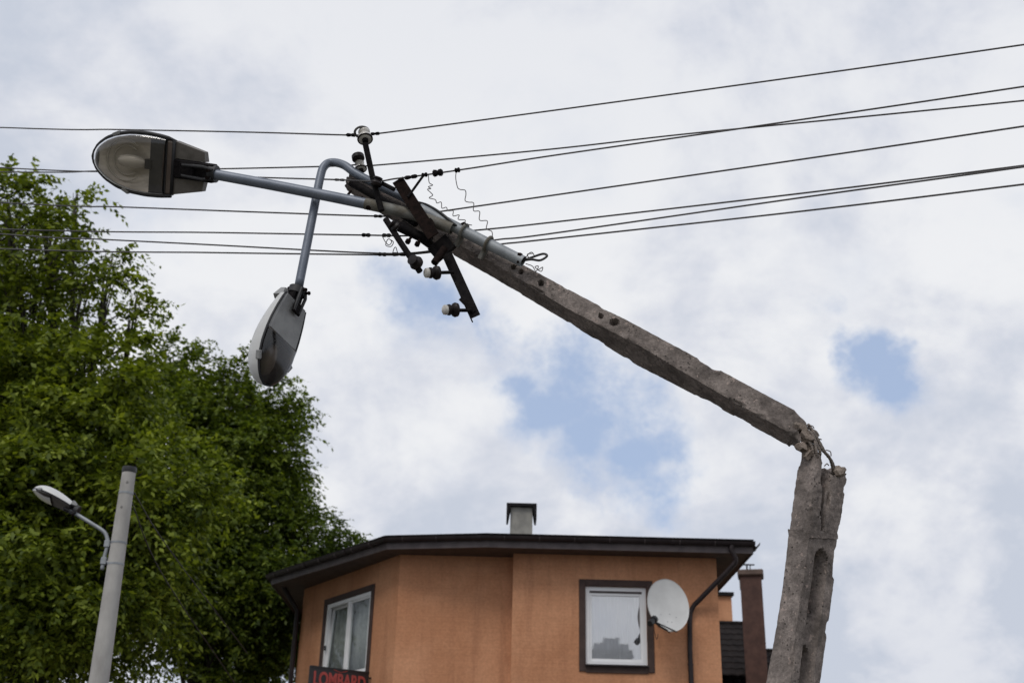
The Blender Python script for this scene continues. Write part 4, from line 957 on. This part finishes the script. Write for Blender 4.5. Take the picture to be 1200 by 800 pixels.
ci = W(428, 164, 6.70); insulator(ci, W(425.5, 147, 6.74)-ci, .82, 'white', 'white insulator on the tall tilted rod')
ci = W(423, 199, 6.93); insulator(ci, W(419.5, 182, 6.95)-ci, .66, 'white', 'small white insulator on the pole tip')
mb = MB(); ci2 = W(420, 186.5, 6.9); mb.lathe(ci2, (W(419.5, 182, 6.95)-ci), [(0, .04), (0, .046), (.03, .046), (.035, 0)], 14); mb.build('insulator_cap', MT['brownp'], BP)
ci = W(440, 218, 6.72); insulator(ci, W(444, 206, 6.70)-ci, .75, 'brown')
ci = W(466, 268, 6.70); insulator(ci, W(456, 258, 6.66)-ci, .7, 'brown')
ci = W(490, 310, 6.66); insulator(ci, W(483, 304, 6.60)-ci, .85, 'brown')
ci = W(515, 319.5, 6.71); insulator(ci, W(495, 320, 6.66)-ci, .85, 'mixed', 'brown and white insulator halfway down the hanging angle iron')
ci = W(537, 363, 6.69); insulator(ci, W(515, 363, 6.64)-ci, .85, 'mixed', 'brown and white insulator at the end of the hanging angle iron')
mb = MB(); mb.ring(W(424, 155, 6.73), W(425.5, 147, 6.74)-W(428, 164, 6.70), .05, .009, 20, 6); mb.build('wire_binding', MT['wire'], BP)
# dark cable arcing beside the pipe, and the tangle at its open end
mb = MB(); mb.tube(bez([W(484, 236, 6.85), W(500, 240, 6.80), W(517, 250, 6.74), W(530, 261, 6.72), W(538, 267, 6.74)], 8), .0095, 8); mb.build('cable', MT['cable'], BP, smooth=True)
mb = MB(); mb.tube(bez([W(486, 244, 6.80), W(497, 250, 6.76), W(507, 262, 6.70), W(505, 275, 6.68)], 6), .012, 8); mb.build('cable', MT['rust'], BP, smooth=True)
mb = MB(); mb.tube(bez([W(609, 306, 6.72), W(622, 304, 6.70), W(633, 305, 6.70), W(641, 300, 6.70), W(636, 297.5, 6.72), W(622, 302, 6.72), W(613, 305, 6.72)], 8), .0085, 8); mb.build('cable', MT['cable'], BP, smooth=True, label='loop of black cable at the open pipe end')

# ================================================================== overhead wires
def wire(pts, lab, r=.0062, ext=True):
    """pts = (px, py, depth). Carried on beyond the frame towards the next poles."""
    P_ = [W(*q) for q in pts]
    if ext:
        dl = (P_[0]-P_[1]).normalized(); dr = (P_[-1]-P_[-2]).normalized()
        P_ = [P_[0]+dl*16+V((0, 0, .9)), P_[0]+dl*7+V((0, 0, .12))]+P_+[P_[-1]+dr*2.2+V((0, 0, .01)), P_[-1]+dr*9]
    mb = MB(); mb.tube(bez(P_, 8), r, 6); o = mb.build('power_line', MT['wire'], None, smooth=True)
    return tag(o, lab, 'wire', 'overhead wires')
YL, YR = 8.6, 5.6
wire([(0, 149.5, YL), (140, 152, 8.0), (290, 155, 7.4), (413, 158.5, 6.78), (425, 157, 6.70), (440, 157, 6.72), (640, 130.7, 6.5), (940, 89.5, 6.0), (1200, 52.5, YR)], 'topmost overhead wire, tied at the tall white insulator')
wire([(0, 201.5, YL+.3), (115, 200.5, 8.3), (255, 198, 7.7), (385, 195, 7.1), (421, 193, 6.90), (437, 194, 6.92), (640, 175.5, 6.7), (800, 157.5, 6.5), (1000, 138, 6.1), (1200, 118, YR+.2)], 'second wire from the top above the pole tip, tied at the small white insulator')
wire([(0, 196.5, YL+.6), (150, 202, 8.4), (305, 208, 7.6), (390, 210.5, 7.0), (440, 212.5, 6.72), (463, 209.5, 6.72), (500, 204.8, 6.7), (560, 196, 6.65), (640, 183.5, 6.55), (800, 160.5, 6.3), (900, 146, 6.1), (1200, 101.5, YR)], 'wire carrying the dark connectors, which crosses its neighbour twice')
wire([(0, 237.5, YL), (140, 242.5, 8.2), (300, 248.5, 7.5), (450, 253.5, 7.12), (490, 252, 7.12), (520, 247.3, 7.1), (640, 230, 6.9), (940, 186.7, 6.3), (1200, 148, YR)], 'fourth wire down, meeting the pole just under the lamp arm')
wire([(0, 268.5, YL+.2), (250, 272.5, 7.9), (425, 275.5, 7.25), (487, 276, 7.2), (556, 270, 7.1), (640, 261.3, 7.0), (940, 226.5, 6.4), (1200, 194, YR+.2)], 'fifth wire down, passing behind the shaft with two dark splices left of it')
wire([(0, 274, YL+.5), (120, 280.5, 8.2), (250, 287, 7.7), (380, 294, 7.3), (430, 296.3, 7.15), (470, 297, 7.1), (508, 293.5, 7.1), (582, 281, 7.05), (640, 274.5, 6.9), (940, 231.5, 6.3), (1200, 195.5, YR)], 'sixth wire down, which slants to join the lowest one left of the pole')
wire([(0, 291.5, YL), (250, 296, 7.8), (420, 298.3, 7.2), (470, 298.5, 7.12), (510, 295, 7.12), (587, 286, 7.06), (640, 280.5, 6.95), (940, 247.5, 6.4), (1200, 216, YR)], 'lowest of the overhead wires')

def splice(a, b, r, lab, rib=0):
    r *= .78
    A_, B_ = W(*a), W(*b); d = (B_-A_); ln = d.length; pr = [(0, 0), (0, r*.6), (ln*.15, r), (ln*.4, r*.85), (ln*.5, r*.6), (ln*.6, r*.9), (ln*.85, r), (ln, r*.6), (ln, 0)]
    mb = MB(); mb.lathe(A_, d, pr, 12); return tag(mb.build('wire_splice', MT['iron'], None, smooth='auto'), lab, 'wire clamp', 'clamps and splices on the overhead wires')
splice((474, 208.8, 6.71), (489, 206.2, 6.705), .020, 'long dark splice on the wire right of the pole tip')
splice((494, 205.6, 6.70), (501, 204.5, 6.70), .022, 'dark clamp from which the first curly wire hangs')
splice((507, 203.5, 6.69), (519, 201.8, 6.68), .034, 'largest dark double clamp on the connector wire')
splice((533, 200, 6.68), (539, 199, 6.67), .024, 'rightmost dark clamp, over the second curly wire')
splice((406, 158.2, 6.81), (417, 158.5, 6.76), .018, 'dark binding on the top wire left of the white insulator')
splice((434, 157.3, 6.72), (445, 156.4, 6.72), .016, 'binding on the top wire right of the white insulator')
splice((424, 275.4, 7.25), (434, 275.6, 7.24), .020, 'left one of two dark splices on the fifth wire')
splice((448, 275.7, 7.23), (458, 275.9, 7.22), .020, 'right one of two dark splices on the fifth wire')
splice((443, 297.8, 7.14), (453, 298.2, 7.13), .020, 'left splice where the two lowest wires join')
splice((459, 298, 7.13), (477, 297.8, 7.12), .020, 'long splice where the two lowest wires join')
splice((438, 253.2, 7.15), (448, 253.5, 7.13), .016, 'small binding on the fourth wire beside the pole')
splice((392, 210.6, 7.0), (404, 211.1, 6.93), .013, 'faint binding on the wire beside the pole tip')
mb = MB(); mb.tube([W(448, 215, 6.73), W(462, 222, 6.70)], .016, 8); mb.tube([W(478, 231, 6.70), W(496, 206, 6.70)], .0095, 6); mb.build('stay_rod', MT['iron'], BP)

# curly hanging wires
def curl(pts, lab, r=.0032, amp=0., fr_=1):
    P_ = bez([W(*q) for q in pts], 6); mb = MB(); mb.tube(P_, r, 5); return tag(mb.build('loose_wire', MT['thin'], None, smooth=True), lab, 'wire', 'thin curly loose wires')
curl([(502, 205, 6.70), (503, 214, 6.70), (507, 217, 6.68), (502, 219, 6.72), (505, 221, 6.7), (501, 222, 6.7), (505, 226, 6.68), (507, 229, 6.7), (503, 232, 6.72), (510, 234, 6.7), (512, 238, 6.7), (517, 237, 6.7), (518, 244, 6.7), (523, 243, 6.72), (525, 247, 6.7), (531, 247, 6.7), (531, 253, 6.7), (538, 252, 6.7), (537, 257, 6.7), (545, 258, 6.7), (545, 262, 6.7), (553, 264, 6.72)],
     'curly thin wire dangling from the dark clamp nearest the crossarm')
curl([(535, 199, 6.68), (534, 208, 6.68), (536, 219, 6.68), (539, 222, 6.68), (545, 223, 6.68), (546, 228, 6.7), (545, 235, 6.7), (549, 237, 6.7), (555, 238, 6.7), (555, 247, 6.7), (562, 248, 6.7), (562, 258, 6.7), (571, 259, 6.7), (570, 268, 6.7), (576, 271, 6.7), (577, 276, 6.7), (575, 280, 6.72)],
     'long zigzag thin wire dangling above the clamped pipe')
curl([(448, 277, 7.1), (452, 284, 7.1), (456, 287, 7.1), (459, 283, 7.1), (455, 280, 7.1), (452, 287, 7.1), (458, 289, 7.1), (461, 284, 7.1), (458, 281, 7.1)], 'tangle of thin wire under the fifth overhead wire')
curl([(460, 297, 7.1), (462, 291, 7.1), (464, 290, 7.1), (466, 296, 7.1), (469, 297, 7.1)], 'small loop of thin wire on the lowest wires')
curl([(614, 305, 6.70), (620, 297, 6.70), (624, 296, 6.68), (626, 301, 6.70), (621, 303, 6.70), (618, 298, 6.7), (625, 297, 6.7)], 'small coil of thin wire above the open pipe end')
curl([(616, 309, 6.70), (624, 312, 6.70), (628, 318, 6.68), (631, 312, 6.70), (627, 313, 6.70), (634, 318, 6.7), (636, 313, 6.7), (631, 316, 6.7)], 'small coil of thin wire lying under the open pipe end')
